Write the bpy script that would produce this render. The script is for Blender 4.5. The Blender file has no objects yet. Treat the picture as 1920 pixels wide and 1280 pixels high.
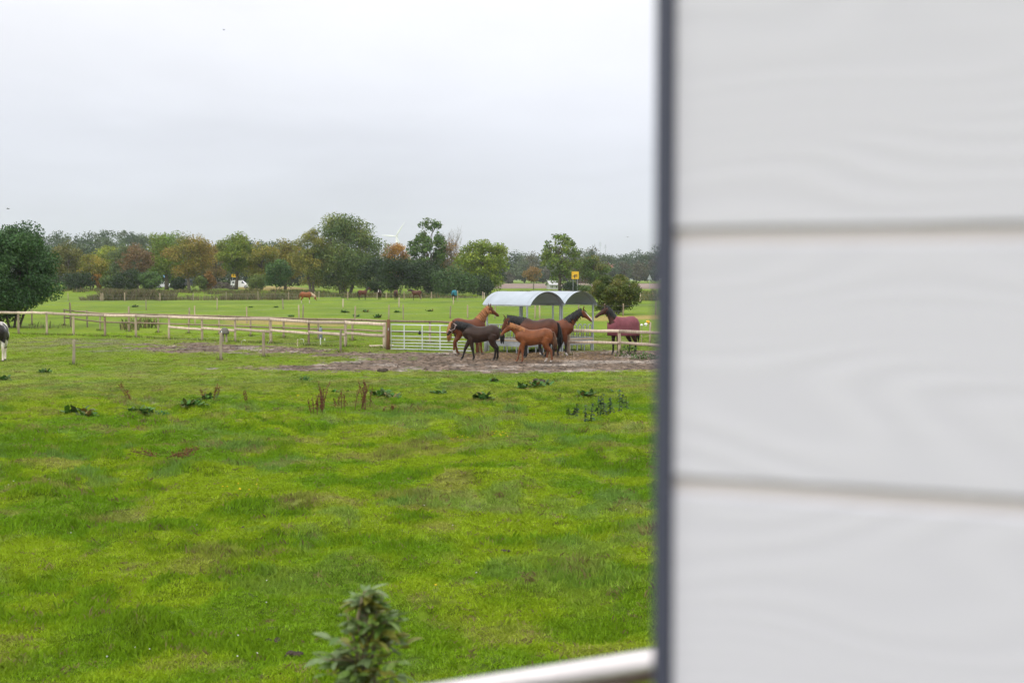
import bpy, bmesh, math, random
import numpy as np
from mathutils import Vector, Matrix
R = math.radians
C = bpy.context.scene.collection
sc = bpy.context.scene

# ------------------------------------------------------------------ camera
F = 1920 * 50 / 36.0
HZ = 522.0                       # horizon row in the 1920x1280 photograph
CH = 3.4                         # eye height above the pasture
PITCH = math.atan((640 - HZ) / F)
cam = bpy.data.cameras.new('camera')
cam.lens = 50; cam.sensor_width = 36
cam.clip_start = 0.05; cam.clip_end = 9000
cam.dof.use_dof = True; cam.dof.focus_distance = 62; cam.dof.aperture_fstop = 4.6
camo = bpy.data.objects.new('camera', cam); C.objects.link(camo)
camo.location = (0, 0, CH); camo.rotation_euler = (R(90) - PITCH, 0, 0)
sc.camera = camo

# ------------------------------------------------------------------ world: overcast sky
SUN_EL, SUN_AZ = R(42), R(215)   # azimuth measured clockwise from +Y (view direction)
w = bpy.data.worlds.new('World'); sc.world = w; w.use_nodes = True
nt = w.node_tree; nt.nodes.clear()
def N(t, ty, **kw):
    n = t.nodes.new(ty)
    for k, v in kw.items():
        setattr(n, k, v)
    return n
def L(t, a, b): t.links.new(a, b)
def math_node(t, op, a, b=None, clamp=False):
    n = N(t, 'ShaderNodeMath', operation=op, use_clamp=clamp)
    for i, v in enumerate((a, b)):
        if v is None: continue
        if isinstance(v, (int, float)): n.inputs[i].default_value = v
        else: L(t, v, n.inputs[i])
    return n.outputs[0]
def mixc(t, fac, a, b, blend='MIX'):
    n = N(t, 'ShaderNodeMix', data_type='RGBA', blend_type=blend)
    for idx, v in ((0, fac), (6, a), (7, b)):
        if isinstance(v, (int, float)): n.inputs[idx].default_value = v
        elif isinstance(v, tuple): n.inputs[idx].default_value = (*v, 1) if len(v) == 3 else v
        else: L(t, v, n.inputs[idx])
    return n.outputs[2]
def ramp(t, fac, stops, interp='LINEAR'):
    n = N(t, 'ShaderNodeValToRGB'); cr = n.color_ramp; cr.interpolation = interp
    while len(cr.elements) < len(stops): cr.elements.new(0.5)
    for e, (p, c) in zip(cr.elements, stops):
        e.position = p
        c = (c, c, c) if isinstance(c, (int, float)) else c
        e.color = (*c, 1)
    if not isinstance(fac, (int, float)): L(t, fac, n.inputs[0])
    return n.outputs[0]
sky = N(nt, 'ShaderNodeTexSky', sky_type='NISHITA')
sky.sun_disc = False; sky.sun_elevation = SUN_EL; sky.sun_rotation = SUN_AZ
tc = N(nt, 'ShaderNodeTexCoord')
sep = N(nt, 'ShaderNodeSeparateXYZ'); L(nt, tc.outputs['Generated'], sep.inputs[0])
zc = math_node(nt, 'MAXIMUM', sep.outputs[2], 0.0)
den = math_node(nt, 'ADD', zc, 0.13)
cx_ = math_node(nt, 'DIVIDE', sep.outputs[0], den)
cy_ = math_node(nt, 'DIVIDE', sep.outputs[1], den)
cmb = N(nt, 'ShaderNodeCombineXYZ'); L(nt, cx_, cmb.inputs[0]); L(nt, cy_, cmb.inputs[1])
def wnoise(scale, detail, off, rough=0.5):
    mp = N(nt, 'ShaderNodeMapping'); mp.inputs['Location'].default_value = off
    mp.inputs['Scale'].default_value = (1.0, 0.8, 1)
    L(nt, cmb.outputs[0], mp.inputs[0])
    n = N(nt, 'ShaderNodeTexNoise'); n.inputs['Scale'].default_value = scale
    n.inputs['Detail'].default_value = detail; n.inputs['Roughness'].default_value = rough
    n.inputs['Distortion'].default_value = 0.25
    L(nt, mp.outputs[0], n.inputs['Vector']); return n.outputs[0]
n1 = wnoise(0.62, 4.0, (1.9, 0.55, 0.0), 0.45)
n2 = wnoise(2.6, 4.0, (5.2, 1.3, 0.0))
# CIE overcast luminance: brighter towards the zenith
lum = math_node(nt, 'ADD', math_node(nt, 'ADD', math_node(nt, 'MULTIPLY', math_node(nt, 'MINIMUM', zc, 0.2), 2.45), math_node(nt, 'MULTIPLY', math_node(nt, 'MAXIMUM', math_node(nt, 'SUBTRACT', zc, 0.2), 0.0), 1.4)), 0.615)
cl = math_node(nt, 'ADD', math_node(nt, 'MULTIPLY', math_node(nt, 'SUBTRACT', n1, 0.5), 0.45), 1.0)
cl = math_node(nt, 'ADD', cl, math_node(nt, 'MULTIPLY', math_node(nt, 'SUBTRACT', n2, 0.5), 0.09))
lum = math_node(nt, 'MULTIPLY', lum, cl)
lum10 = math_node(nt, 'MULTIPLY', lum, 10.0)
tintc = ramp(nt, zc, [(0.0, (0.955, 0.99, 1.11)), (0.10, (0.965, 0.992, 1.09)), (0.22, (1.0, 1.0, 1.03)), (1.0, (1.0, 0.995, 1.02))])
vm = N(nt, 'ShaderNodeVectorMath', operation='SCALE'); L(nt, tintc, vm.inputs[0]); L(nt, lum10, vm.inputs['Scale'])
skyc = mixc(nt, 0.95, sky.outputs[0], vm.outputs[0])
bg = N(nt, 'ShaderNodeBackground'); bg.inputs[1].default_value = 0.1
L(nt, skyc, bg.inputs[0])
wo = N(nt, 'ShaderNodeOutputWorld'); L(nt, bg.outputs[0], wo.inputs[0])

sun = bpy.data.lights.new('sun', 'SUN'); sun.energy = 1.3; sun.angle = R(18); sun.color = (1.0, 0.95, 0.88)
suno = bpy.data.objects.new('sun', sun); C.objects.link(suno)
sd = Vector((math.sin(SUN_AZ) * math.cos(SUN_EL), math.cos(SUN_AZ) * math.cos(SUN_EL), math.sin(SUN_EL)))
suno.rotation_euler = sd.to_track_quat('Z', 'Y').to_euler(); suno.location = sd * 60
sc.view_settings.view_transform = 'Standard'; sc.view_settings.look = 'None'
sc.view_settings.exposure = 0.0; sc.view_settings.gamma = 1.0; sc.view_settings.use_curve_mapping = False
sc.render.engine = 'CYCLES'
sc.cycles.max_bounces = 6; sc.cycles.diffuse_bounces = 3; sc.cycles.transparent_max_bounces = 8
sc.cycles.volume_bounces = 1

# ------------------------------------------------------------------ helpers
def tag(o, label=None, cat=None, group=None, kind=None):
    if label: o['label'] = label
    if cat: o['category'] = cat
    if group: o['group'] = group
    if kind: o['kind'] = kind
    return o
def empty(name, loc, rz=0.0, label=None, cat=None, group=None):
    o = bpy.data.objects.new(name, None); C.objects.link(o)
    o.location = loc; o.rotation_euler = (0, 0, rz); o.empty_display_size = 0.3
    return tag(o, label, cat, group)
def ob(name, me, mat=None, parent=None):
    o = bpy.data.objects.new(name, me); C.objects.link(o)
    if mat is not None and len(me.materials) == 0: me.materials.append(mat)
    if parent is not None: o.parent = parent
    return o
def smooth(me):
    me.polygons.foreach_set('use_smooth', np.ones(len(me.polygons), bool)); return me
def np_mesh(name, V, Fc, attrs=None):
    """V (n,3), Fc list of arrays (m,k)."""
    me = bpy.data.meshes.new(name)
    if not isinstance(Fc, list): Fc = [Fc]
    Fc = [np.asarray(f, np.int32) for f in Fc if len(f)]
    V = np.asarray(V, np.float32)
    me.vertices.add(len(V)); me.vertices.foreach_set('co', V.ravel())
    nl = sum(f.size for f in Fc); me.loops.add(nl)
    me.loops.foreach_set('vertex_index', np.concatenate([f.ravel() for f in Fc]))
    starts, tot = [], 0
    for f in Fc:
        starts.append(tot + np.arange(len(f)) * f.shape[1]); tot += f.size
    st = np.concatenate(starts).astype(np.int32)
    me.polygons.add(len(st)); me.polygons.foreach_set('loop_start', st)
    me.update(calc_edges=True); me.validate()
    for k, (ty, arr) in (attrs or {}).items():
        a = me.attributes.new(k, ty, 'POINT'); arr = np.asarray(arr, np.float32)
        a.data.foreach_set('value' if ty == 'FLOAT' else ('color' if ty == 'FLOAT_COLOR' else 'vector'), arr.ravel())
    return me
class MB:
    """collects simple solids, builds ONE mesh"""
    def __init__(s): s.v = []; s.f = []; s.c = []; s.col = (1, 1, 1)
    def add(s, V, Fs):
        o = len(s.v)
        for p in V: s.v.append(tuple(p)); s.c.append((*s.col, 1))
        for f in Fs: s.f.append([i + o for i in f])
    def box(s, c, d, M=None):
        x, y, z = [k / 2 for k in d]
        V = [Vector((a, b, e)) for a in (-x, x) for b in (-y, y) for e in (-z, z)]
        if M is not None: V = [M @ v for v in V]
        V = [v + Vector(c) for v in V]
        s.add(V, [(0, 1, 3, 2), (4, 6, 7, 5), (0, 4, 5, 1), (2, 3, 7, 6), (0, 2, 6, 4), (1, 5, 7, 3)])
    def beam(s, a, b, wd, ht, up=(0, 0, 1)):
        a, b = Vector(a), Vector(b); t = (b - a).normalized()
        sd_ = t.cross(Vector(up)).normalized(); u = sd_.cross(t)
        V = [p + sd_ * (sx * wd / 2) + u * (sy * ht / 2) for p in (a, b) for sx, sy in ((-1, -1), (1, -1), (1, 1), (-1, 1))]
        s.add(V, [(3, 2, 1, 0), (4, 5, 6, 7), (0, 1, 5, 4), (1, 2, 6, 5), (2, 3, 7, 6), (3, 0, 4, 7)])
    def tube(s, pts, rad, n=8, side=None, cap=True, jit=0.0, rnd=None):
        pts = [Vector(p) for p in pts]; k = len(pts)
        if not isinstance(rad, list): rad = [rad] * k
        V = []; ref = None
        for i, p in enumerate(pts):
            t = (pts[min(i + 1, k - 1)] - pts[max(i - 1, 0)]).normalized()
            if side is not None:
                sd_ = Vector(side[i] if isinstance(side, list) else side)
                sd_ = (sd_ - t * sd_.dot(t)).normalized()
            else:
                if ref is None:
                    ref = Vector((0, 0, 1)) if abs(t.z) < 0.9 else Vector((1, 0, 0))
                    ref = t.cross(ref).normalized()
                else: ref = (ref - t * ref.dot(t)).normalized()
                sd_ = ref
            u = sd_.cross(t)
            r = rad[i]; ra, rb = (r if hasattr(r, '__len__') else (r, r))
            for j in range(n):
                a = 2 * math.pi * j / n; q = 1.0
                if jit and rnd: q = 1 + rnd.uniform(-jit, jit)
                V.append(p + sd_ * (math.cos(a) * ra * q) + u * (math.sin(a) * rb * q))
        Fs = [(i * n + j, i * n + (j + 1) % n, (i + 1) * n + (j + 1) % n, (i + 1) * n + j) for i in range(k - 1) for j in range(n)]
        if cap: Fs += [tuple(range(n - 1, -1, -1)), tuple(range((k - 1) * n, k * n))]
        s.add(V, Fs)
    def ball(s, c, r, nu=10, nv=7):
        r = r if hasattr(r, '__len__') else (r, r, r); V = []; Fs = []
        for i in range(nv + 1):
            th = math.pi * i / nv
            for j in range(nu):
                a = 2 * math.pi * j / nu
                V.append((c[0] + r[0] * math.sin(th) * math.cos(a), c[1] + r[1] * math.sin(th) * math.sin(a), c[2] - r[2] * math.cos(th)))
        for i in range(nv):
            for j in range(nu): Fs.append((i * nu + j, i * nu + (j + 1) % nu, (i + 1) * nu + (j + 1) % nu, (i + 1) * nu + j))
        s.add(V, Fs)
    def mesh(s, name, color=False, sm=False):
        me = bpy.data.meshes.new(name); me.from_pydata(s.v, [], s.f); me.update()
        if color:
            a = me.attributes.new('tint', 'FLOAT_COLOR', 'POINT'); a.data.foreach_set('color', np.array(s.c, np.float32).ravel())
        if sm: smooth(me)
        return me
    def build(s, name, mat, parent=None, color=False, sm=False):
        return ob(name, s.mesh(name, color, sm), mat, parent)

# pixel of the 1920x1280 photograph -> place in the world
cP, sP = math.cos(PITCH), math.sin(PITCH)
def ray(px, py):
    u, v = (px - 960) / F, (640 - py) / F
    return Vector((u, cP + v * sP, -sP + v * cP))
def pix(px, py, d):
    r = ray(px, py); t = d / r.y
    return Vector((r.x * t, d, CH + r.z * t))
def gflat(px, py):
    r = ray(px, py); t = -CH / r.z
    return (r.x * t, r.y * t)
# numpy value noise
def _h(ix, iy, s):
    n = (ix * 374761393 + iy * 668265263 + s * 1442695041) & 0xFFFFFFFF
    n = ((n ^ (n >> 13)) * 1274126177) & 0xFFFFFFFF
    return ((n ^ (n >> 16)) & 0xFFFF) / 65535.0
def vn(x, y, s=0):
    x = np.asarray(x, float); y = np.asarray(y, float)
    ix = np.floor(x).astype(np.int64); iy = np.floor(y).astype(np.int64)
    fx, fy = x - ix, y - iy
    fx = fx * fx * (3 - 2 * fx); fy = fy * fy * (3 - 2 * fy)
    a, b, c, d = _h(ix, iy, s), _h(ix + 1, iy, s), _h(ix, iy + 1, s), _h(ix + 1, iy + 1, s)
    return (a * (1 - fx) + b * fx) * (1 - fy) + (c * (1 - fx) + d * fx) * fy
def fbm(x, y, s=0, o=4):
    t, amp, tot = 0.0, 1.0, 0.0
    for i in range(o):
        t = t + amp * vn(x * 2 ** i + 17.3 * i, y * 2 ** i - 9.1 * i, s + i); tot += amp; amp *= 0.5
    return t / tot
def sst(a, b, x): 
    t = np.clip((x - a) / (b - a), 0, 1); return t * t * (3 - 2 * t)
def terr(x, y):
    x = np.asarray(x, float); y = np.asarray(y, float)
    d = np.hypot(x, y)
    near = (1 - 0.8 * sst(30, 55, d)) * (1 - sst(70, 110, d)) * sst(4, 9, d)
    z = near * ((fbm(x * 0.45, y * 0.45, 3, 2) - 0.5) * 0.22 + np.maximum(fbm(x * 1.1, y * 1.1, 9, 2) - 0.52, 0) * 0.55)
    z = z * (1 - 0.8 * mudmask(x, y))
    z = z + sst(90, 200, d) * (fbm(x * 0.03, y * 0.03, 5, 2) - 0.5) * 0.25
    return z + 0.9 * sst(285, 318, d)
def inpoly(P, x, y):
    P = np.asarray(P); ins = np.zeros(np.shape(x), bool); n = len(P)
    for i in range(n):
        x1, y1 = P[i]; x2, y2 = P[(i + 1) % n]
        if y1 == y2: continue
        c = ((y1 > y) != (y2 > y)) & (x < (x2 - x1) * (y - y1) / (y2 - y1) + x1)
        ins ^= c
    return ins
def pxpoly(*p): return [gflat(a, b) for a, b in p]
MUD = [pxpoly((640, 661), (700, 659), (760, 657), (900, 660), (1000, 658), (1100, 657), (1250, 656), (1330, 664), (1330, 692), (1150, 697), (1000, 699), (900, 697), (800, 696), (700, 697),
              (600, 698), (500, 698), (420, 697), (330, 694), (380, 689), (470, 689), (560, 684), (620, 680), (665, 673), (640, 668)),
       pxpoly((235, 641), (300, 642), (400, 643), (500, 648), (580, 652), (650, 660), (700, 660), (640, 669), (560, 667), (500, 664), (430, 665), (380, 664), (300, 661), (250, 653))]
DIRTY = pxpoly((20, 634), (240, 636), (330, 640), (330, 662), (200, 661), (100, 655), (20, 648))
STRAW = [pxpoly((425, 600), (560, 600), (660, 603), (660, 612), (560, 610), (425, 607)), pxpoly((1085, 594), (1260, 590), (1260, 598), (1085, 602)), pxpoly((420, 546), (520, 541), (600, 549), (500, 552))]
HAY = pxpoly((880, 664), (960, 662), (1060, 661), (1120, 664), (1130, 675), (1000, 678), (920, 676))
def softmask(polys, x, y, warp, seed, n=6, fine=2.2):
    acc = np.zeros(np.shape(x))
    for i in range(n):
        dx = (fbm(x * 0.35 + i * 3.1, y * 0.35, seed + i, 2) - 0.5) * warp * 1.6 + (vn(x * fine + i * 7.7, y * fine, seed + 20 + i) - 0.5) * warp
        dy = (fbm(x * 0.35 - i * 5.3, y * 0.35, seed + 40 + i, 2) - 0.5) * warp * 1.6 + (vn(x * fine, y * fine + i * 4.1, seed + 60 + i) - 0.5) * warp
        m = np.zeros(np.shape(x), bool)
        for P in polys: m |= inpoly(P, x + dx, y + dy)
        acc += m
    return acc / n
def mudmask(x, y):
    x = np.asarray(x, float); y = np.asarray(y, float)
    m = softmask(MUD, x, y, 3.2, 100)
    pt = fbm(x * 0.5, y * 0.35, 77, 3)
    # grassy islets in the left strip
    isl = sst(0.52, 0.62, pt) * (1 - sst(-6, -2, x))
    return m * (1 - 0.5 * isl)
def grass_col(x, y):
    d = np.hypot(x, y)
    A = np.array((0.172, 0.236, 0.009)); B = np.array((0.092, 0.178, 0.007)); Cb = np.array((0.130, 0.195, 0.075)); D = np.array((0.225, 0.205, 0.062)); Fa = np.array((0.122, 0.190, 0.004))
    n1 = 0.5 * fbm(x * 0.30, y * 0.24, 11, 2) + 0.5 * fbm(x * 1.0, y * 0.8, 12, 3); n2 = fbm(x * 1.35, y * 1.15, 31, 3); n3 = 0.4 * fbm(x * 0.3, y * 0.25, 52, 2) + 0.6 * fbm(x * 1.2, y * 0.9, 51, 3); n4 = fbm(x * 1.1, y * 0.9, 71, 3)
    wB = sst(0.47, 0.59, n1)[..., None] * 0.85; wB = np.maximum(wB, sst(0.56, 0.70, n2)[..., None] * 0.8)
    wC = sst(0.56, 0.66, n3)[..., None] * 0.55; wD = sst(0.58, 0.72, n4)[..., None] * 0.55
    pw = (0.55 + 0.45 * sst(15, 20, d))[..., None]; wB = wB * (0.6 + 0.4 * pw); wC = wC * 0.72 * pw; wD = wD * pw
    col = A * (1 - wB) + B * wB; col = col * (1 - wD) + D * wD; col = col * (1 - wC) + Cb * wC
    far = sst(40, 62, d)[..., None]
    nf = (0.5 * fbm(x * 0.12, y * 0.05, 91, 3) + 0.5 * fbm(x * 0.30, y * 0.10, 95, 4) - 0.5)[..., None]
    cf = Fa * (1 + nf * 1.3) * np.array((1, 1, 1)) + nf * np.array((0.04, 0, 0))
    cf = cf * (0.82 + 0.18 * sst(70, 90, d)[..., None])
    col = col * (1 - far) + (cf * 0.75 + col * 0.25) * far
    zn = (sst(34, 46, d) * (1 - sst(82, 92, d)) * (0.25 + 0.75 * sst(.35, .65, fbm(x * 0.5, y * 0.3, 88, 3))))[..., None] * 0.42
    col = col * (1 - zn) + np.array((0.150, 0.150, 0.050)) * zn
    dm = softmask([DIRTY], x, y, 2.5, 300, 5)[..., None] * sst(0.42, 0.62, fbm(x * 0.9, y * 0.5, 305, 3))[..., None] * 0.75
    col = col * (1 - dm) + np.array((0.135, 0.125, 0.075)) * dm
    st = softmask(STRAW, x, y, 2.5, 400, 5)[..., None] * 0.7
    return col * (1 - st) + np.array((0.33, 0.22, 0.085)) * st
def mud_col(x, y):
    n = fbm(x * 0.8, y * 0.5, 201, 3)[..., None]; n2 = fbm(x * 3.0, y * 3.0, 211, 2)[..., None]
    c = np.array((0.128, 0.094, 0.068)) * (0.65 + 0.7 * n2)
    li = sst(0.56, 0.70, n) * 0.6
    c = c * (1 - li) + np.array((0.30, 0.262, 0.225)) * li
    h = softmask([HAY], x, y, 1.2, 500, 5)[..., None] * 0.6
    return c * (1 - h) + np.array((0.135, 0.082, 0.042)) * h
def gz(x, y): return float(terr(np.array([x]), np.array([y]))[0])
def on(px, d, dz=0.0):
    """ground point seen in column px at distance d"""
    dep = d * cP + CH * sP
    x = (px - 960) / F * dep
    return Vector((x, d, gz(x, d) + dz))
def dist(py): return CH * F / (py - HZ)

# ------------------------------------------------------------------ materials
def mat(name, base=None, rough=0.7, metal=0.0, spec=0.3):
    m = bpy.data.materials.new(name); m.use_nodes = True; t = m.node_tree
    b = t.nodes['Principled BSDF']
    b.inputs['Roughness'].default_value = rough; b.inputs['Metallic'].default_value = metal; b.inputs['Specular IOR Level'].default_value = spec
    if base is not None: b.inputs['Base Color'].default_value = (*base, 1)
    return m, t, b
def noise(t, scale, detail=3, rough=0.55, coord='Object', mscale=None, dist_=0.0):
    tcn = N(t, 'ShaderNodeTexCoord'); src = tcn.outputs[coord]
    if mscale:
        mp = N(t, 'ShaderNodeMapping'); mp.inputs['Scale'].default_value = mscale; L(t, src, mp.inputs[0]); src = mp.outputs[0]
    n = N(t, 'ShaderNodeTexNoise'); n.inputs['Scale'].default_value = scale; n.inputs['Detail'].default_value = detail
    n.inputs['Roughness'].default_value = rough; n.inputs['Distortion'].default_value = dist_
    L(t, src, n.inputs['Vector']); return n.outputs[0]
def bump(t, b, h, strength, distance=0.02):
    n = N(t, 'ShaderNodeBump'); n.inputs['Strength'].default_value = strength; n.inputs['Distance'].default_value = distance
    L(t, h, n.inputs['Height']); L(t, n.outputs[0], b.inputs['Normal'])
def simple(name, base, rough=0.7, metal=0.0, var=0.25, scale=6.0, spec=0.3, mscale=None, bmp=0.0):
    m, t, b = mat(name, base, rough, metal, spec)
    n = noise(t, scale, 4, mscale=mscale)
    r = ramp(t, n, [(0.3, tuple(k * (1 - var) for k in base)), (0.7, tuple(min(1, k * (1 + var)) for k in base))])
    L(t, r, b.inputs['Base Color'])
    if bmp: bump(t, b, n, bmp)
    return m
def attr_mat(name, attr='tint', rough=0.75, transl=0.0, inst=False, var=0.0, scale=8.0, spec=0.2):
    m, t, b = mat(name, None, rough, 0, spec)
    a = N(t, 'ShaderNodeAttribute'); a.attribute_name = attr
    if inst: a.attribute_type = 'INSTANCER'
    col = a.outputs['Color']
    if var:
        n = noise(t, scale, 4)
        col = mixc(t, 1.0, col, ramp(t, n, [(0.3, 1 - var), (0.7, 1 + var)]), 'MULTIPLY')
    L(t, col, b.inputs['Base Color'])
    if transl:
        tr = N(t, 'ShaderNodeBsdfTranslucent'); L(t, col, tr.inputs[0])
        mx = N(t, 'ShaderNodeMixShader'); mx.inputs[0].default_value = transl
        L(t, b.outputs[0], mx.inputs[1]); L(t, tr.outputs[0], mx.inputs[2])
        L(t, mx.outputs[0], t.nodes['Material Output'].inputs[0])
    return m
M = {}
M['leaf'] = attr_mat('leaf', rough=0.55, transl=0.28, spec=0.25)
M['blade'] = attr_mat('grass_blade', rough=0.5, transl=0.35, inst=True, spec=0.25)
M['plant'] = attr_mat('plant_leaf', rough=0.55, transl=0.2, var=0.15)
M['coat'] = attr_mat('horse_coat', rough=0.48, var=0.28, scale=4.0, spec=0.22)
M['hair'] = attr_mat('horse_hair', rough=0.5, spec=0.3)
M['bark'] = simple('bark', (0.11, 0.09, 0.07), 0.9, var=0.4, scale=9, mscale=(1, 1, 0.3))
M['bark_pale'] = simple('pale_bark', (0.24, 0.21, 0.17), 0.9, var=0.3, scale=7, mscale=(1, 1, 0.3))
def wood_mat(name, a, b_, c):
    m, t, b = mat(name, None, 0.85, 0, 0.2)
    oi = N(t, 'ShaderNodeObjectInfo')
    g = noise(t, 14, 5, 0.65, mscale=(1, 1, 0.12)); n = noise(t, 2.2, 3)
    col = mixc(t, ramp(t, g, [(0.35, 0.0), (0.62, 1.0)]), b_, a)
    col = mixc(t, ramp(t, n, [(0.45, 0.0), (0.62, 0.8)]), col, c)
    hs = N(t, 'ShaderNodeHueSaturation'); L(t, col, hs.inputs['Color'])
    L(t, math_node(t, 'ADD', math_node(t, 'MULTIPLY', oi.outputs['Random'], 0.5), 0.75), hs.inputs['Value'])
    L(t, hs.outputs[0], b.inputs['Base Color']); bump(t, b, g, 0.4, 0.01)
    return m
M['wood'] = wood_mat('weathered_wood', (0.50, 0.405, 0.31), (0.28, 0.215, 0.155), (0.42, 0.33, 0.21))
M['log'] = wood_mat('barky_log', (0.34, 0.26, 0.19), (0.16, 0.105, 0.075), (0.26, 0.20, 0.15))
M['plank'] = wood_mat('pale_plank', (0.64, 0.535, 0.43), (0.36, 0.27, 0.20), (0.54, 0.44, 0.345))
M['greywood'] = wood_mat('grey_wood', (0.34, 0.29, 0.22), (0.21, 0.175, 0.13), (0.27, 0.23, 0.15))
M['redpost'] = wood_mat('brown_post', (0.24, 0.12, 0.065), (0.13, 0.07, 0.04), (0.2, 0.11, 0.07))
M['galv'] = simple('galvanised_steel', (0.36, 0.385, 0.40), 0.45, 0.35, var=0.15, scale=4, spec=0.5)
M['gate'] = simple('bright_galvanised', (0.60, 0.63, 0.63), 0.45, 0.2, var=0.12, scale=3, spec=0.5)
M['roof'] = simple('corrugated_zinc', (0.37, 0.415, 0.455), 0.45, 0.3, var=0.10, scale=1.4, spec=0.5)
M['wire'] = simple('fence_wire', (0.42, 0.42, 0.40), 0.5, 0.3)
M['white'] = simple('white_plastic', (0.78, 0.78, 0.76), 0.4, var=0.05)
M['dark'] = simple('dark_rubber', (0.03, 0.032, 0.035), 0.6, var=0.2)
M['yellow'] = simple('yellow_board', (0.72, 0.42, 0.02), 0.5, var=0.08, scale=2)
M['signgrey'] = simple('grey_sign_back', (0.38, 0.41, 0.43), 0.5, 0.3, var=0.1)
M['glass'] = simple('vehicle_glass', (0.03, 0.045, 0.055), 0.08, var=0.1, spec=0.6)
M['halter'] = simple('halter_webbing', (0.42, 0.33, 0.31), 0.7, var=0.1)
M['dung'] = simple('dung', (0.055, 0.042, 0.03), 0.95, var=0.4, scale=30, bmp=0.5)
M['eye'] = simple('eye', (0.008, 0.006, 0.005), 0.15, var=0.0, spec=0.6)

# ------------------------------------------------------------------ the ground: one polar sheet, split along its own edges
rad = [0.01, 2, 4, 6, 8]
r_ = 9.0
while r_ < 78: rad.append(r_); r_ *= 1.0072
while r_ < 3000: rad.append(r_); r_ *= 1.026
rad.append(3000.0); rad = np.array(rad)
ang = np.concatenate([np.linspace(-27, 24, 216), np.linspace(24, 333, 48)[1:-1]]); ang = np.radians(ang)
na, nr = len(ang), len(rad)
gx = np.sin(ang)[None, :] * rad[:, None]; gy = np.cos(ang)[None, :] * rad[:, None]
mud = mudmask(gx, gy); zz = terr(gx, gy)
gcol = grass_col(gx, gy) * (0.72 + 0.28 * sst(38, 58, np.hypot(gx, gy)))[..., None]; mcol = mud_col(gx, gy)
idx = np.arange(nr * na).reshape(nr, na)
q = np.stack([idx[:-1], np.roll(idx, -1, 1)[:-1], np.roll(idx, -1, 1)[1:], idx[1:]], -1).reshape(-1, 4)[:, ::-1]
fm = mud.ravel()[q].mean(1); fx = gx.ravel()[q].mean(1); fy = gy.ravel()[q].mean(1)
ploughed = (fy > 345) & (fy < 700) & (fx > -20 + (fy - 345) * -0.02) & (fx < 330)
ismud = (fm > 0.5) & ~ploughed
Vg = np.stack([gx, gy, zz], -1).reshape(-1, 3)
def sub(name, mask, material):
    qq = q[mask]; u, inv = np.unique(qq, return_inverse=True); inv = inv.reshape(qq.shape)
    at = {'gcol': ('FLOAT_COLOR', np.c_[gcol.reshape(-1, 3)[u], np.ones(len(u))]), 'mcol': ('FLOAT_COLOR', np.c_[mcol.reshape(-1, 3)[u], np.ones(len(u))]), 'mud': ('FLOAT', mud.ravel()[u])}
    me = smooth(np_mesh(name, Vg[u], inv, at)); o = ob(name, me, material); o['kind'] = 'structure'; return o
def ground_mat():
    m, t, b = mat('pasture_ground', None, 0.9, 0, 0.12)
    ag = N(t, 'ShaderNodeAttribute'); ag.attribute_name = 'gcol'
    am = N(t, 'ShaderNodeAttribute'); am.attribute_name = 'mcol'
    af = N(t, 'ShaderNodeAttribute'); af.attribute_name = 'mud'
    n1 = noise(t, 5.0, 6, 0.7, mscale=(1, 0.7, 1)); n2 = noise(t, 0.35, 5, 0.65, mscale=(1, 0.25, 1)); n3 = noise(t, 0.9, 5, 0.7, mscale=(0.45, 0.3, 1))
    g = mixc(t, 1.0, ag.outputs[0], ramp(t, n1, [(0.34, 0.5), (0.66, 1.4)]), 'MULTIPLY')
    g = mixc(t, 1.0, g, ramp(t, n2, [(0.3, (0.82, 0.9, 0.8)), (0.7, (1.18, 1.08, 1.2))]), 'MULTIPLY')
    g = mixc(t, ramp(t, n3, [(0.60, 0.0), (0.72, 0.45)]), g, (0.055, 0.105, 0.012))
    nm = noise(t, 5.0, 8, 0.72, mscale=(0.8, 0.38, 1)); nm2 = noise(t, 1.5, 5, 0.65, mscale=(0.6, 0.3, 1))
    mc = mixc(t, 1.0, am.outputs[0], ramp(t, nm, [(0.36, 0.30), (0.5, 0.95), (0.64, 2.0)]), 'MULTIPLY')
    mc = mixc(t, 1.0, mc, ramp(t, nm2, [(0.38, 0.6), (0.62, 1.35)]), 'MULTIPLY')
    f = math_node(t, 'ADD', af.outputs['Fac'], math_node(t, 'MULTIPLY', math_node(t, 'SUBTRACT', nm2, 0.5), 2.2))
    f = ramp(t, f, [(0.30, 0.0), (0.66, 1.0)])
    L(t, mixc(t, f, g, mc), b.inputs['Base Color'])
    bump(t, b, nm, 0.8, 0.05)
    return m
def plough_mat():
    m, t, b = mat('ploughed_soil', None, 0.95, 0, 0.1)
    n = noise(t, 0.08, 5, 0.6, mscale=(1, 0.12, 1)); n2 = noise(t, 0.5, 4, 0.7, mscale=(0.3, 0.1, 1))
    c = mixc(t, ramp(t, n, [(0.4, 0.0), (0.6, 1.0)]), (0.20, 0.145, 0.12), (0.25, 0.19, 0.155))
    L(t, mixc(t, 1.0, c, ramp(t, n2, [(0.3, 0.85), (0.7, 1.15)]), 'MULTIPLY'), b.inputs['Base Color']); return m
MG = ground_mat()
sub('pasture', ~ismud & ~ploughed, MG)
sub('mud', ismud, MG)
sub('ploughed_field', ploughed, plough_mat())

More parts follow.
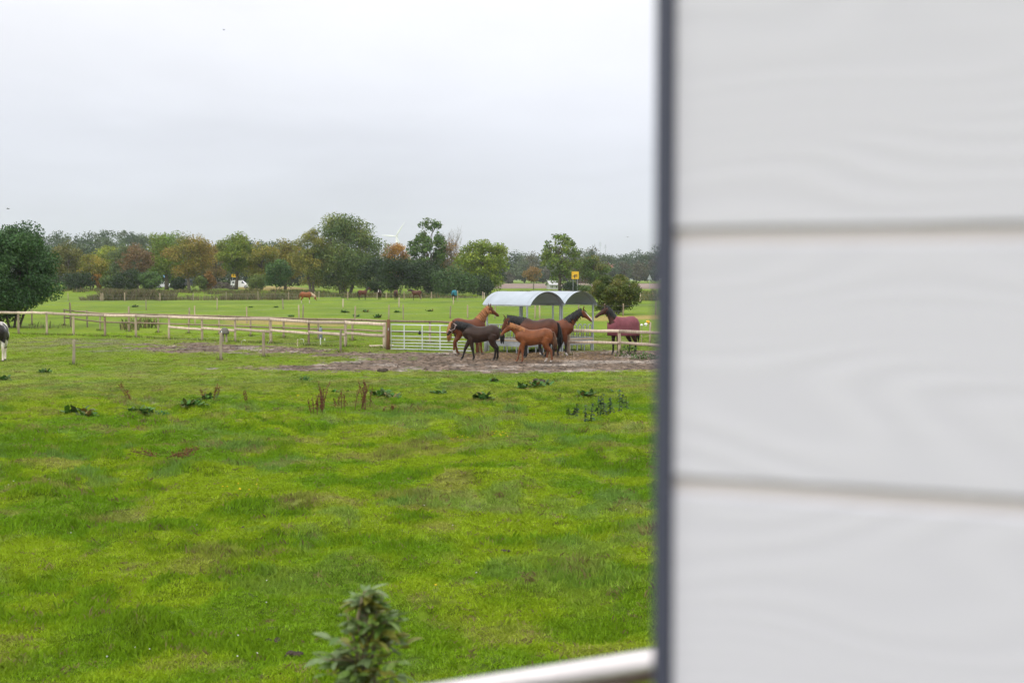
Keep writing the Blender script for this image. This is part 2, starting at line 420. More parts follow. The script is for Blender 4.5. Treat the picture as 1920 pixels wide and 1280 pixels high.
# road behind the hedge, on the rise
def strip(name, pts, wd, material, dz):
    V = []; Fs = []
    for i, p in enumerate(pts):
        a = Vector(pts[max(i - 1, 0)]); b = Vector(pts[min(i + 1, len(pts) - 1)]); t = (b - a).normalized(); nrm = Vector((-t.y, t.x))
        for s in (-1, 1):
            c = Vector(p) + nrm * s * wd / 2; V.append((c.x, c.y, 0.9 + dz + 0.13))
    for i in range(len(pts) - 1): Fs.append((2 * i, 2 * i + 2, 2 * i + 3, 2 * i + 1)[::-1])
    return ob(name, np_mesh(name, V, np.array(Fs)), material)
tag(strip('road', [(-150 + 10 * i, 352) for i in range(36)], 5.5, simple('asphalt', (0.055, 0.055, 0.057), 0.9, scale=2), 0.01), kind='structure')

# ------------------------------------------------------------------ air
haze = MB(); haze.box((0, 0, 54.3), (6100, 6100, 111.4))
hm = bpy.data.materials.new('air'); hm.use_nodes = True; ht = hm.node_tree; ht.nodes.clear()
pv = N(ht, 'ShaderNodeVolumePrincipled'); pv.inputs['Color'].default_value = (0.90, 0.95, 1.0, 1); pv.inputs['Density'].default_value = 0.00011; pv.inputs['Anisotropy'].default_value = 0.0
ho = N(ht, 'ShaderNodeOutputMaterial'); L(ht, pv.outputs[0], ho.inputs['Volume'])
tag(haze.build('haze', hm), kind='stuff')

# ------------------------------------------------------------------ the house corner beside the camera
dirw = Vector((math.sin(R(64.3)), -math.cos(R(64.3)), 0))      # along the wall, towards the right and nearer
nrmw = Vector((-math.cos(R(64.3)), -math.sin(R(64.3)), 0))     # out of the wall, towards the camera
CD = 0.93
corner = pix(1274, 522, CD); corner.z = 0
house = empty('house', corner, math.atan2(dirw.y, dirw.x), 'projecting house wall clad in pale grey wood-grain boards with slate grey edge trim', 'house')
# local frame: +x along the front wall, +y into the house, z up
def board_mat():
    m, t, b = mat('grey_board', None, 0.55, 0, 0.25)
    tcn = N(t, 'ShaderNodeTexCoord'); oi = N(t, 'ShaderNodeObjectInfo')
    off = N(t, 'ShaderNodeVectorMath', operation='MULTIPLY_ADD'); 
    cmbn = N(t, 'ShaderNodeCombineXYZ'); L(t, oi.outputs['Random'], cmbn.inputs[0]); L(t, oi.outputs['Random'], cmbn.inputs[2])
    L(t, cmbn.outputs[0], off.inputs[0]); off.inputs[1].default_value = (9, 0, 5); L(t, tcn.outputs['Object'], off.inputs[2])
    def nz(ms, sc_, dd):
        mp = N(t, 'ShaderNodeMapping'); mp.inputs['Scale'].default_value = ms; L(t, off.outputs[0], mp.inputs[0])
        n = N(t, 'ShaderNodeTexNoise'); n.inputs['Scale'].default_value = sc_; n.inputs['Detail'].default_value = dd; L(t, mp.outputs[0], n.inputs['Vector']); return n.outputs[0]
    warp = nz((2.9, 1, 7.0), 1.0, 1.2)
    sepn = N(t, 'ShaderNodeSeparateXYZ'); L(t, off.outputs[0], sepn.inputs[0])
    ph = math_node(t, 'ADD', math_node(t, 'MULTIPLY', sepn.outputs[2], 330.0), math_node(t, 'MULTIPLY', warp, 84.0))
    wave = math_node(t, 'ADD', math_node(t, 'MULTIPLY', math_node(t, 'SINE', ph), 0.5), 0.5)
    fine = nz((3, 1, 210), 1.0, 3)
    hgt = math_node(t, 'ADD', math_node(t, 'MULTIPLY', math_node(t, 'MULTIPLY', wave, nz((2, 1, 6), 1.3, 1)), 0.9), math_node(t, 'MULTIPLY', fine, 0.55))
    c = mixc(t, ramp(t, hgt, [(0.2, 0.0), (0.9, 1.0)]), (0.622, 0.624, 0.678), (0.652, 0.654, 0.706))
    L(t, c, b.inputs['Base Color']); bump(t, b, hgt, 0.30, 0.0014); return m
MBoard = board_mat()
MBack = simple('joint_strip', (0.56, 0.53, 0.53), 0.8, var=0.06)
MTrim = simple('slate_trim', (0.060, 0.066, 0.098), 0.45, var=0.05, spec=0.4)
SP = 0.1602; GAP = 0.0105
zj1 = pix(1270, 446, CD).z
bmB = bmesh.new(); bmesh.ops.create_cube(bmB, size=1.0)
bmesh.ops.scale(bmB, vec=(3.2, 0.012, SP - GAP), verts=bmB.verts)
bmesh.ops.bevel(bmB, geom=[e for e in bmB.edges if abs((e.verts[0].co - e.verts[1].co).x) > 1], offset=0.0016, segments=2, affect='EDGES')
bme = bpy.data.meshes.new('siding_board'); bmB.to_mesh(bme); bmB.free(); bme.materials.append(MBoard)
for k in range(-20, 14):
    zc_ = zj1 + (k + 0.5) * SP
    if zc_ < 0.35: continue
    o = ob('siding_board', bme, None, house); o.location = (1.6 + 0.001, -0.006, zc_)
zt = zj1 + 14 * SP
b = MB(); b.box((1.6, 0.0535, zt / 2), (3.2, 0.125, zt)); b.box((1.6, 0.39, zt / 2), (3.196, 0.56, zt)); b.build('wall', MBack, house)  # unseen depth kept short so the handrail reflects sky past it
b = MB(); b.box((1.6, -0.002, 0.17), (3.3, 0.02, 0.33)); b.build('plinth', simple('plinth_render', (0.3, 0.3, 0.3), 0.9), house)
# corner profile: an L of thin metal, its face 11 mm wide
b = MB(); b.box((-0.0055, 0.016, zt / 2 + 0.1), (0.011, 0.066, zt - 0.2)); b.build('corner_trim', MTrim, house)
bm2 = bme.copy(); bm2.transform(Matrix.Diagonal((0.62 / 3.2, 1, 1, 1))); bm2.materials.clear(); bm2.materials.append(simple('unseen_dark_board', (0.050, 0.045, 0.048), 0.6, var=0.1))  # unseen side, its boards coloured dark only to darken the handrail's reflection
for k in range(-20, 14):
    zc_ = zj1 + (k + 0.5) * SP
    if zc_ < 0.35: continue
    o = ob('siding_board', bm2, None, house); o.rotation_euler = (0, 0, R(90)); o.location = (-0.0055, 0.0515 + 0.31, zc_)
b = MB(); b.box((1.55, 0.3, zt + 0.13), (3.7, 1.3, 0.22)); b.build('roof', simple('fascia', (0.06, 0.065, 0.09), 0.5), house)

# terrace with its steel handrail
deck = MB()
ra = pix(1240, 1243, 1.87); rdir = Vector((math.sin(R(60)), math.cos(R(60)), 0))
MSteel = simple('brushed_steel', (0.66, 0.62, 0.60), 0.30, 1.0, var=0.06, scale=40, spec=0.5, mscale=(1, 1, 1))
rail = empty('railing', (ra.x, ra.y, 1.9), math.atan2(rdir.y, rdir.x), 'round stainless steel handrail running behind the house corner', 'railing')
hz = ra.z - 1.9
b = MB(); b.tube([(-1.9, 0, hz), (-0.9, 0, hz), (0.1, 0, hz), (2.6, 0, hz)], 0.0215, 24); b.build('handrail', MSteel, rail, sm=True)
for xx in (-1.75, -0.052, 1.25, 2.5):
    b = MB(); b.tube([(xx, 0, 0), (xx, 0, hz - 0.075)], 0.019, 14); b.tube([(xx, 0, hz - 0.08), (xx, 0, hz - 0.02)], 0.007, 10); b.box((xx, 0, 0.006), (0.1, 0.1, 0.008))
    b.build('post', MSteel, rail, sm=False)
dk = MB(); dk.box((0, 0, 0.9), (7.0, 4.2, 1.99))  # unseen deck, widened and darkened so the handrail's underside reflects dark
nd = Vector((-rdir.y, rdir.x, 0))
dko = dk.build('terrace', simple('terrace_boards', (0.075, 0.05, 0.035), 0.85, scale=3)); dko.location = Vector((ra.x, ra.y, 0)) + rdir * -0.7 - nd * 2.03 + Vector((0, 0, 0.0)); dko.rotation_euler = (0, 0, math.atan2(rdir.y, rdir.x))
dko['kind'] = 'structure'

# ------------------------------------------------------------------ horses
def bez(a, b, c, t): return a * (1 - t) ** 2 + b * (2 * t * (1 - t)) + c * t * t
def lerp_tab(tab, t):
    for (t0, v0), (t1, v1) in zip(tab, tab[1:]):
        if t <= t1:
            k = (t - t0) / (t1 - t0) if t1 > t0 else 0
            return tuple(a + (b - a) * k for a, b in zip(v0, v1)) if hasattr(v0, '__len__') else v0 + (v1 - v0) * k
    return tab[-1][1]
TORSO = [  # x, centre z, half width, half height
    (-0.80, 1.20, 0.05, 0.08), (-0.775, 1.20, 0.15, 0.20), (-0.71, 1.205, 0.230, 0.295), (-0.60, 1.225, 0.275, 0.340), (-0.46, 1.235, 0.295, 0.355), (-0.32, 1.215, 0.292, 0.345),
    (-0.16, 1.175, 0.305, 0.345), (0.02, 1.145, 0.320, 0.355), (0.18, 1.14, 0.315, 0.370), (0.33, 1.175, 0.285, 0.385), (0.45, 1.205, 0.26, 0.375), (0.56, 1.215, 0.245, 0.32), (0.67, 1.215, 0.212, 0.24), (0.745, 1.21, 0.15, 0.155), (0.775, 1.205, 0.06, 0.07)]
HEAD = [(0.0, (0.085, 0.08)), (0.10, (0.122, 0.096)), (0.24, (0.135, 0.098)), (0.40, (0.112, 0.080)), (0.56, (0.086, 0.063)), (0.72, (0.073, 0.056)), (0.86, (0.070, 0.058)), (0.95, (0.060, 0.055)), (1.0, (0.035, 0.04))]
def voxel_body(mb, voxel, it=5):
    me = mb.mesh('horse_raw'); o = bpy.data.objects.new('horse_raw', me); C.objects.link(o)
    r = o.modifiers.new('r', 'REMESH'); r.mode = 'VOXEL'; r.voxel_size = voxel
    s = o.modifiers.new('s', 'SMOOTH'); s.factor = 0.5; s.iterations = it
    dg = bpy.context.evaluated_depsgraph_get(); dg.update()
    out = bpy.data.meshes.new_from_object(o.evaluated_get(dg))
    bpy.data.objects.remove(o); bpy.data.meshes.remove(me)
    return out
def make_horse(loc, yaw, height, label, coat, mane, tail=None, lx=1.0, poll=(1.06, 0, 1.93), hdir=(0.75, 0, -0.66), legs=((0, 0), (0, 0), (0, 0), (0, 0)),
               points=None, socks=(0, 0, 0, 0), sockc=(0.62, 0.56, 0.5), blaze=False, muzzle=None, patch=None, blanket=None, halter=False, mane_len=0.24, tail_len=0.86, tail_sw=0.0,
               voxel=0.02, group='horses in the paddock', belly=1.0, thin=1.0, neckw=1.0, mane_side=(1, -1), topline=None):
    rnd = random.Random(hash(label) % 9999 if False else len(label) * 7 + int(abs(loc[0]) * 10))
    S = height / 1.6
    mb = MB()
    # trunk
    tp = [Vector((x * lx, 0, zc if x > -0.3 or x < -0.6 else zc)) for x, zc, a, h in TORSO]
    n = 20; V = []
    for (x, zc, a, h) in TORSO:
        for j in range(n):
            an = 2 * math.pi * j / n; cy, cz = math.cos(an), math.sin(an)
            k = 1.0
            if cz > 0 and -0.4 < x < 0.6: k = 1 - 0.16 * cz * abs(cy)       # ridge of the back
            hh = h * (belly if cz < 0 and -0.35 < x < 0.35 else 1.0)
            V.append((x * lx, a * cy * k, zc + hh * cz))
    k_ = len(TORSO)
    Fs = [(i * n + j, i * n + (j + 1) % n, (i + 1) * n + (j + 1) % n, (i + 1) * n + j) for i in range(k_ - 1) for j in range(n)]
    Fs = [f[::-1] for f in Fs] + [tuple(range(n)), tuple(range((k_ - 1) * n, k_ * n))[::-1]]
    mb.add(V, Fs)
    mb.ball((0.40 * lx, 0, 1.44), (0.20, 0.085, 0.155))                      # withers
    mb.ball((-0.42 * lx, 0, 1.42), (0.26, 0.19, 0.155))                      # croup
    for sy in (1, -1):
        mb.ball((-0.52 * lx, 0.15 * sy, 1.12), (0.21, 0.13, 0.27)); mb.ball((0.50 * lx, 0.14 * sy, 1.16), (0.17, 0.10, 0.25))
        mb.ball((-0.40 * lx, 0.16 * sy, 0.98), (0.13, 0.09, 0.16))
    # neck
    B = Vector((0.48 * lx, 0, 1.27)); P = Vector((poll[0] + 0.5 * (lx - 1), poll[1], poll[2]))
    mid = (B + P) * 0.5; dBP = (P - B).normalized(); sideN = Vector((0, 1, 0)); upn = dBP.cross(Vector((-dBP.y, dBP.x, 0)).normalized() if abs(dBP.x) + abs(dBP.y) > 1e-3 else sideN)
    upv = Vector((-dBP.z * dBP.x, -dBP.z * dBP.y, dBP.x ** 2 + dBP.y ** 2)).normalized()
    Cc = mid + upv * 0.07
    npts, nr_, ns = [], [], []
    NT = 9
    for i in range(NT):
        t = i / (NT - 1); p = bez(B, Cc, P, t); npts.append(p)
        hh = lerp_tab([(0, 0.30), (0.25, 0.235), (0.5, 0.18), (0.75, 0.142), (1, 0.108)], t) * neckw
        ww = lerp_tab([(0, 0.165), (0.25, 0.122), (0.5, 0.095), (0.75, 0.08), (1, 0.072)], t) * (0.5 + neckw * 0.5)
        tg = bez(B, Cc, P, min(1, t + 0.05)) - bez(B, Cc, P, max(0, t - 0.05))
        hxy = Vector((tg.x, tg.y, 0)); hxy = hxy.normalized() if hxy.length > 0.05 else Vector((1, 0, 0))
        ns.append(Vector((-hxy.y, hxy.x, 0))); nr_.append((ww, hh))
    mb.tube(npts, nr_, 16, side=ns)
    # head
    hd = Vector(hdir).normalized(); hs = Vector((-hd.y, hd.x, 0)); hs = hs.normalized() if hs.length > 0.05 else Vector((0, 1, 0))
    hu = hd.cross(hs) * -1 if hd.cross(hs).z < 0 else hd.cross(hs)
    if abs(hd.z) > 0.9 and hu.dot(Vector((math.cos(0), 0, 0))) < 0 and hd.x >= 0 and abs(hd.y) < 0.2: pass
    HL = 0.63; top0 = P + hu * 0.085
    hp, hr = [], []
    for s_, (hh, ww) in HEAD:
        hp.append(top0 + hd * (s_ * HL - 0.04) - hu * hh); hr.append((ww, hh))
    mb.tube(hp, hr, 16, side=hs)
    def head_pt(s_, a_):
        hh, ww = lerp_tab(HEAD, s_); c = top0 + hd * (s_ * HL - 0.04) - hu * hh
        return c + hs * (math.cos(a_) * ww * 1.0) + hu * (math.sin(a_) * hh)
    # legs: (dx of hoof, dz lift)
    feet = []
    for li, (fx_, lift) in enumerate(legs):
        sy = 1 if li % 2 == 0 else -1
        if li < 2:
            pts = [(0.46, 0.145, 1.16), (0.42, 0.15, 0.95), (0.45 + fx_ * 0.35, 0.14, 0.72 + lift * .2), (0.455 + fx_ * 0.62, 0.13, 0.50 + lift * .5), (0.45 + fx_ * 0.78, 0.125, 0.33 + lift * .8), (0.445 + fx_ * 0.95, 0.125, 0.155 + lift), (0.475 + fx_, 0.125, 0.08 + lift), (0.49 + fx_, 0.125, 0.0 + lift)]
            rr = [0.10, 0.115, 0.078, 0.056, 0.040, 0.047, 0.040, 0.040]
        else:
            pts = [(-0.50, 0.15, 1.15), (-0.44, 0.165, 0.95), (-0.50 + fx_ * 0.3, 0.15, 0.73 + lift * .3), (-0.64 + fx_ * 0.55, 0.14, 0.54 + lift * .5), (-0.635 + fx_ * 0.75, 0.135, 0.36 + lift * .8), (-0.62 + fx_ * 0.95, 0.135, 0.16 + lift), (-0.585 + fx_, 0.135, 0.085 + lift), (-0.565 + fx_, 0.135, 0.0 + lift)]
            rr = [0.17, 0.155, 0.098, 0.064, 0.045, 0.050, 0.043, 0.042]
        pts = [Vector((p[0] * (lx if True else 1), p[1] * sy, p[2])) for p in pts]
        rr = [(r * 1.0 * thin, r * (1.2 if i < 4 else 1.08) * thin) for i, r in enumerate(rr)]
        mb.tube(pts, rr, 10, side=(0, 1, 0))
        f = pts[-1]; feet.append((f, li))
        mb.tube([f + Vector((-0.012, 0, 0.085)), f + Vector((0.005, 0, 0.04)), f + Vector((0.014, 0, 0.001))], [0.043, 0.053, 0.064], 10, side=(0, 1, 0))
    body = voxel_body(mb, voxel)
    co = np.empty(len(body.vertices) * 3, np.float32); body.vertices.foreach_get('co', co); co = co.reshape(-1, 3)
    nrm = np.empty(len(body.vertices) * 3, np.float32); body.vertex_normals.foreach_get('vector', nrm); nrm = nrm.reshape(-1, 3)
    col = np.tile(np.array(coat, float), (len(co), 1))
    v = vn(co[:, 0] * 5 + co[:, 1] * 3, co[:, 2] * 5, 3)[:, None]; col *= (0.86 + 0.28 * v)
    def blend(mask, c): 
        m_ = np.clip(mask, 0, 1)[:, None]; col[:] = col * (1 - m_) + np.array(c) * m_
    if topline is not None: blend(sst(0.1, 0.9, nrm[:, 2]) * sst(1.2, 1.45, co[:, 2]), topline)
    tohead = (co - np.array(top0)) @ np.array(hd) / HL
    hv = (co - np.array(top0)); perp = hv - ((hv @ np.array(hd))[:, None]) * np.array(hd)[None]
    inhead = (tohead > -0.02) & (tohead < 1.15) & (np.linalg.norm(perp, axis=1) < 0.30)
    if patch is not None:
        a_ = fbm(co[:, 0] * 1.7 + 3.3, co[:, 2] * 1.5 + co[:, 1] * 1.1, patch[1], 2); blend(sst(0.47, 0.50, a_), patch[0])
    if points is not None: blend(1 - sst(0.48, 0.74, co[:, 2] + 0.12 * (v[:, 0] - .5)), points)
    if muzzle is not None: blend(inhead * sst(0.70, 0.95, tohead), muzzle)
    for (f, li) in feet:
        near = (np.abs(co[:, 0] - f.x) < 0.25) & ((co[:, 1] > 0) == (f.y > 0)) & ((co[:, 0] > -0.1) == (li < 2))
        if socks[li]: blend(near * (1 - sst(socks[li] - 0.03, socks[li] + 0.03, co[:, 2])), sockc)
        blend(near * (1 - sst(0.055, 0.075, co[:, 2])), (0.10, 0.085, 0.07))
    if blaze:
        lat = np.abs(perp @ np.array(hs)); fr = nrm @ np.array(hu)
        blend(inhead * (1 - sst(0.030, 0.045, lat)) * sst(0.1, 0.4, fr) * sst(0.06, 0.14, tohead), (0.72, 0.68, 0.64))
    at = body.attributes.new('tint', 'FLOAT_COLOR', 'POINT'); at.data.foreach_set('color', np.c_[np.clip(col, 0, 1), np.ones(len(col))].astype(np.float32).ravel())
    smooth(body)
    root = empty('horse', loc, yaw, label, 'horse', group); root.scale = (S, S, S)
    ob('body', body, M['coat'], root)
    # ears
    for sy in (1, -1):
        e = MB(); e.col = tuple(k * 0.9 for k in coat); base = top0 + hs * (0.058 * sy) - hd * 0.02 - hu * 0.02
        dirE = (hu * 0.8 - hd * 0.55 + hs * 0.25 * sy).normalized()
        e.tube([base, base + dirE * 0.06, base + dirE * 0.12, base + dirE * 0.17], [(0.026, 0.02), (0.036, 0.022), (0.024, 0.014), (0.004, 0.004)], 8, side=hs); e.build('ear', M['hair'], root, color=True, sm=True)
        p = head_pt(0.2, 0.45 if sy > 0 else math.pi - 0.45)
        e = MB(); e.ball(p, 0.019, 8, 6); e.build('eye', M['eye'], root, sm=True)
    # mane
    if mane is not None:
        m_ = MB()
        NS = 80 if voxel < 0.03 else 30
        for i in range(NS):
            t = 0.06 + 0.96 * (i + rnd.random()) / NS; t = min(t, 1.0); p = bez(B, Cc, P, t)
            tg = (bez(B, Cc, P, min(1, t + .03)) - bez(B, Cc, P, max(0, t - .03))).normalized()
            sdv = Vector(ns[min(NT - 1, int(t * (NT - 1) + .5))]); un = (tg.cross(sdv)); un = un if un.z >= -0.1 else -un
            if un.x > 0.3 and tg.z > 0.5: un = -un
            hh = lerp_tab([(0, 0.30), (0.25, 0.235), (0.5, 0.18), (0.75, 0.142), (1, 0.108)], t) * neckw; ww = lerp_tab([(0, .165), (.25, .122), (.5, .095), (.75, .08), (1, .072)], t)
            s_ = mane_side[i % len(mane_side)]; ln = mane_len * rnd.uniform(0.65, 1.15)
            crest = p + un * (hh * 0.92)
            k = rnd.uniform(0.75, 1.2); m_.col = tuple(c * k for c in mane)
            q1 = crest + un * rnd.uniform(0.015, 0.045) + tg * rnd.uniform(-.02, .02)
            q2 = q1 + sdv * (s_ * ww * 0.75) - un * (ln * 0.28) - tg * ln * 0.05
            q3 = q2 + sdv * (s_ * ww * 0.5) - un * (ln * 0.55) + Vector((0, 0, -ln * 0.2)) - tg * rnd.uniform(0, .06)
            q4 = q3 - un * (ln * 0.3) + Vector((0, 0, -ln * 0.2)) + sdv * s_ * 0.01
            m_.tube([crest - un * 0.02, q1, q2, q3, q4], [(0.025, 0.03), (0.034, 0.028), (0.032, 0.012), (0.024, 0.012), (0.005, 0.005)], 5, side=tg, cap=True)
        for i in range(6):   # forelock
            s_ = rnd.uniform(-0.045, 0.045); b0 = top0 - hd * 0.02 + hs * s_ * .6; m_.col = tuple(c * rnd.uniform(.8, 1.2) for c in mane)
            m_.tube([b0, b0 + hd * 0.08 + hu * 0.02 + hs * s_ * .5, b0 + hd * 0.19 + hu * 0.008 + hs * s_], [0.018, 0.016, 0.004], 5)
        m_.build('mane', M['hair'], root, color=True, sm=True)
    # tail
    tcol = tail or mane or coat
    m_ = MB(); dock = Vector((-0.755 * lx, 0, 1.40)); NS = 34 if voxel < 0.03 else 12
    for i in range(NS):
        k = rnd.uniform(0.7, 1.25); m_.col = tuple(c * k for c in tcol); ln = tail_len * rnd.uniform(0.7, 1.05)
        a_ = rnd.uniform(0, 6.28); rr = rnd.uniform(0.0, 1.0) ** 0.5; ox, oy = math.cos(a_) * rr, math.sin(a_) * rr
        q0 = dock + Vector((0, oy * 0.02, ox * 0.02)); q1 = dock + Vector((-0.07 + ox * 0.02, oy * 0.03, -0.02 + ox * .02))
        q2 = q1 + Vector((-0.055 + ox * 0.03, oy * 0.035 + tail_sw * .1, -0.28 * ln)); q3 = q2 + Vector((-0.01 + ox * 0.05, oy * 0.05 + tail_sw * .3, -0.38 * ln)); q4 = q3 + Vector((0.02 + ox * 0.01, -oy * 0.03 + tail_sw * .4, -0.36 * ln))
        m_.tube([q0, q1, q2, q3, q4], [0.03, 0.03, 0.026, 0.024, 0.005], 5)
    m_.build('tail', M['hair'], root, color=True, sm=True)
    # rug
    if blanket is not None:
        bc, x0, x1, zl = blanket; V = []; nx, nA = 26, 23
        for i in range(nx):
            x = x0 + (x1 - x0) * i / (nx - 1)
            zc, a, h = lerp_tab([(t_[0], t_[1:]) for t_ in TORSO], max(min(x, 0.70), -0.77))
            end = 1.0
            top = zc + h
            if -0.6 < x < 0.55: top = max(top, 1.60 - 0.10 * math.cos((x + 0.02) * 2.6) ** 2 * (1 if abs(x + .02) < .5 else 0) * 0.45)
            a_ = max(a, 0.17) + 0.05
            for j in range(nA):
                u_ = j / (nA - 1) * 2 - 1; s_ = abs(u_)
                if s_ < 0.55:
                    an = (s_ / 0.55) * math.pi / 2; y = a_ * math.sin(an); z = (zc + 0.06) + (top - zc - 0.02) * math.cos(an)
                else:
                    k = (s_ - 0.55) / 0.45; z = zc + 0.06 + (zl - zc - 0.06) * k
                    y = a_ + 0.02 * k + 0.018 * math.sin(x * 19 + 2 * k) * k + 0.01 * math.sin(x * 41) * k
                V.append((x * lx, y * (1 if u_ > 0 else -1), z))
        idx_ = np.arange(nx * nA).reshape(nx, nA)
        q_ = np.stack([idx_[:-1, :-1], idx_[:-1, 1:], idx_[1:, 1:], idx_[1:, :-1]], -1).reshape(-1, 4)
        V = np.array(V); o_ = len(V)
        # breast piece and rump drop close the ends
        fr = []
        me = smooth(np_mesh('rug', V, q_)); ro = ob('rug', me, bc, root)
        so = ro.modifiers.new('thick', 'SOLIDIFY'); so.thickness = 0.016; so.offset = 1.0
        for nm_, xc, rx_, zt0, zt1, zb in (('rug_breast', 0.69, 0.13, 1.28, 1.40, zl + 0.02), ('rug_rump', -0.775, -0.11, 1.46, 1.34, zl + 0.14)):
            bp = MB()
            for j in range(13):
                an = -math.pi / 2 + math.pi * j / 12; ww = 0.245 if rx_ > 0 else 0.215
                top_ = zt0 + (zt1 - zt0) * abs(math.sin(an))
                for kz in range(4): bp.v.append((xc * lx + rx_ * math.cos(an), (ww + .012 * math.sin(9 * an + kz) * (kz > 1)) * math.sin(an), top_ + (zb - top_) * kz / 3))
            bp.c = [(1, 1, 1, 1)] * len(bp.v)
            for j in range(12):
                for kz in range(3): bp.f.append([4 * j + kz, 4 * j + 4 + kz, 4 * j + 5 + kz, 4 * j + 1 + kz])
            po = bp.build(nm_, bc, root, sm=True); so = po.modifiers.new('thick', 'SOLIDIFY'); so.thickness = 0.016
        po = MB(); po.ball((-0.60 * lx, 0, 1.40), (0.265, 0.24, 0.185), 16, 10); po.build('rug_seat', bc, root, sm=True)
    if halter:
        h_ = MB()
        for s_ in (0.60, 0.06):
            ring = [head_pt(s_, 2 * math.pi * j / 16) for j in range(17)]; c_ = sum(ring[:-1], Vector()) / 16
            h_.tube([c_ + (p - c_) * 1.10 for p in ring], (0.017, 0.017), 5, cap=False)
        for sy in (1, -1):
            a0 = 0.0 if sy > 0 else math.pi
            h_.tube([head_pt(0.06, a0) + hs * 0.012 * sy, head_pt(0.33, a0 - 0.5 * sy) + hs * 0.018 * sy, head_pt(0.60, a0) + hs * 0.014 * sy], 0.014, 5)
            h_.tube([head_pt(0.06, a0 - 1.2 * sy) + hs * 0.012 * sy, head_pt(0.33, a0 - 0.5 * sy) + hs * 0.018 * sy], 0.012, 5)
        h_.build('halter', M['halter'], root, sm=True)
    return root
CHEST = (0.110, 0.032, 0.011); BAY = (0.17, 0.050, 0.020); DKBAY = (0.075, 0.032, 0.020); BLK = (0.016, 0.014, 0.013)
rug1 = simple('burgundy_fabric', (0.185, 0.055, 0.068), 0.85, var=0.18, scale=7, bmp=0.2)
rug2 = simple('turquoise_fabric', (0.02, 0.17, 0.22), 0.8, var=0.12, scale=5)
def W(px, d): return on(px, d)
make_horse(W(878, 63.6), R(24), 1.66, 'chestnut horse with flaxen mane and tail standing behind the dark haltered horse', CHEST, (0.28, 0.118, 0.042), tail=(0.38, 0.18, 0.07), poll=(0.98, 0.0, 1.98), hdir=(0.80, 0.1, -0.62),
           legs=((0.0, 0), (0.12, 0), (0.16, 0), (-0.10, 0)), socks=(0, 0, 0, .2), mane_len=0.26, tail_len=0.80, muzzle=(0.14, 0.06, 0.04))
make_horse(W(902, 59.0), R(181), 1.50, 'dark brown young horse in a pale halter walking across the mud', (0.032, 0.0165, 0.0105), (0.011, 0.010, 0.010), lx=1.06, poll=(1.12, 0.05, 1.60), hdir=(0.55, 0.0, -0.84),
           legs=((-0.16, 0), (0.34, 0), (0.05, 0), (-0.08, 0)), points=(0.016, 0.013, 0.012), halter=True, mane_len=0.22, tail_len=0.62, muzzle=(0.02, 0.018, 0.018), belly=1.0, thin=1.06, neckw=1.1)
make_horse(W(1001, 57.3), R(179), 1.42, 'chestnut foal with short pale mane standing nearest on the mud', (0.165, 0.052, 0.016), (0.28, 0.115, 0.038), tail=(0.12, 0.06, 0.032), lx=1.10, poll=(1.08, 0.0, 1.68), hdir=(0.62, 0.0, -0.78),
           legs=((0.02, 0), (0.24, 0.0), (-0.13, 0), (0.10, 0)), socks=(0, 0, 0.13, 0.22), sockc=(0.46, 0.41, 0.36), mane_len=0.14, tail_len=0.80, muzzle=(0.15, 0.08, 0.06), belly=1.0, neckw=1.05, points=(0.165, 0.058, 0.024))
make_horse(W(1008, 60.8), R(182), 1.72, 'dark bay horse with black mane and tail, head lowered behind the chestnut foal', (0.098, 0.031, 0.014), (0.012, 0.012, 0.012), lx=1.0, poll=(1.22, 0.0, 1.56), hdir=(0.35, 0.0, -0.93),
           legs=((0.0, 0), (0.06, 0), (0.0, 0), (0.28, 0)), points=BLK, mane_len=0.30, tail_len=1.02, topline=(0.048, 0.022, 0.014))
make_horse(W(1040, 62.3), R(-8), 1.66, 'bay horse with white blaze stretching its nose to the rugged horse', (0.122, 0.036, 0.014), (0.012, 0.012, 0.012), poll=(1.15, 0.0, 1.90), hdir=(0.66, 0.0, -0.75), lx=1.04,
           legs=((-0.36, 0), (0.02, 0), (0.0, 0), (0.1, 0)), points=(0.022, 0.017, 0.016), socks=(0, 0.16, 0.15, 0), blaze=True, mane_len=0.24, muzzle=(0.10, 0.06, 0.055))
make_horse(W(1168.5, 63.9), R(222), 1.67, 'dark bay horse wearing a burgundy rug beside the rail fence', (0.055, 0.022, 0.014), (0.010, 0.011, 0.011), poll=(0.92, -0.16, 1.97), hdir=(0.62, -0.42, -0.66), neckw=1.12,
           legs=((0.0, 0), (0.05, 0), (0.0, 0), (0.1, 0)), points=BLK, blanket=(rug1, -0.80, 0.71, 0.80), mane_len=0.22, muzzle=(0.05, 0.03, 0.03))
make_horse(W(1, 58.6), R(285), 1.62, 'black and white piebald horse cut off by the edge of the picture', (0.022, 0.019, 0.018), (0.5, 0.48, 0.45), poll=(0.70, -0.60, 1.50), hdir=(0.1, -0.75, -0.65),
           legs=((0.0, 0), (0.1, 0), (0.0, 0), (0.1, 0)), socks=(0.62, 0.62, 0.5, 0.5), sockc=(0.62, 0.55, 0.46), patch=((0.70, 0.66, 0.60), 9))
FG = 'horses grazing on the far pasture'; VX = 0.045
make_horse(W(574, 190), R(3), 1.60, 'chestnut horse with flaxen mane grazing alone on the far pasture', (0.215, 0.07, 0.022), (0.6, 0.45, 0.3), tail=(0.25, 0.08, 0.03), poll=(1.20, 0, 0.92), hdir=(0.30, 0, -0.95), socks=(.5, .5, .4, .4), voxel=VX, group=FG, neckw=0.9)
make_horse(W(680, 226), R(30), 1.60, 'reddish bay horse seen side-on, head up, by the thicket', (0.105, 0.033, 0.017), BLK, poll=(1.05, 0, 1.85), points=BLK, voxel=VX, group=FG)
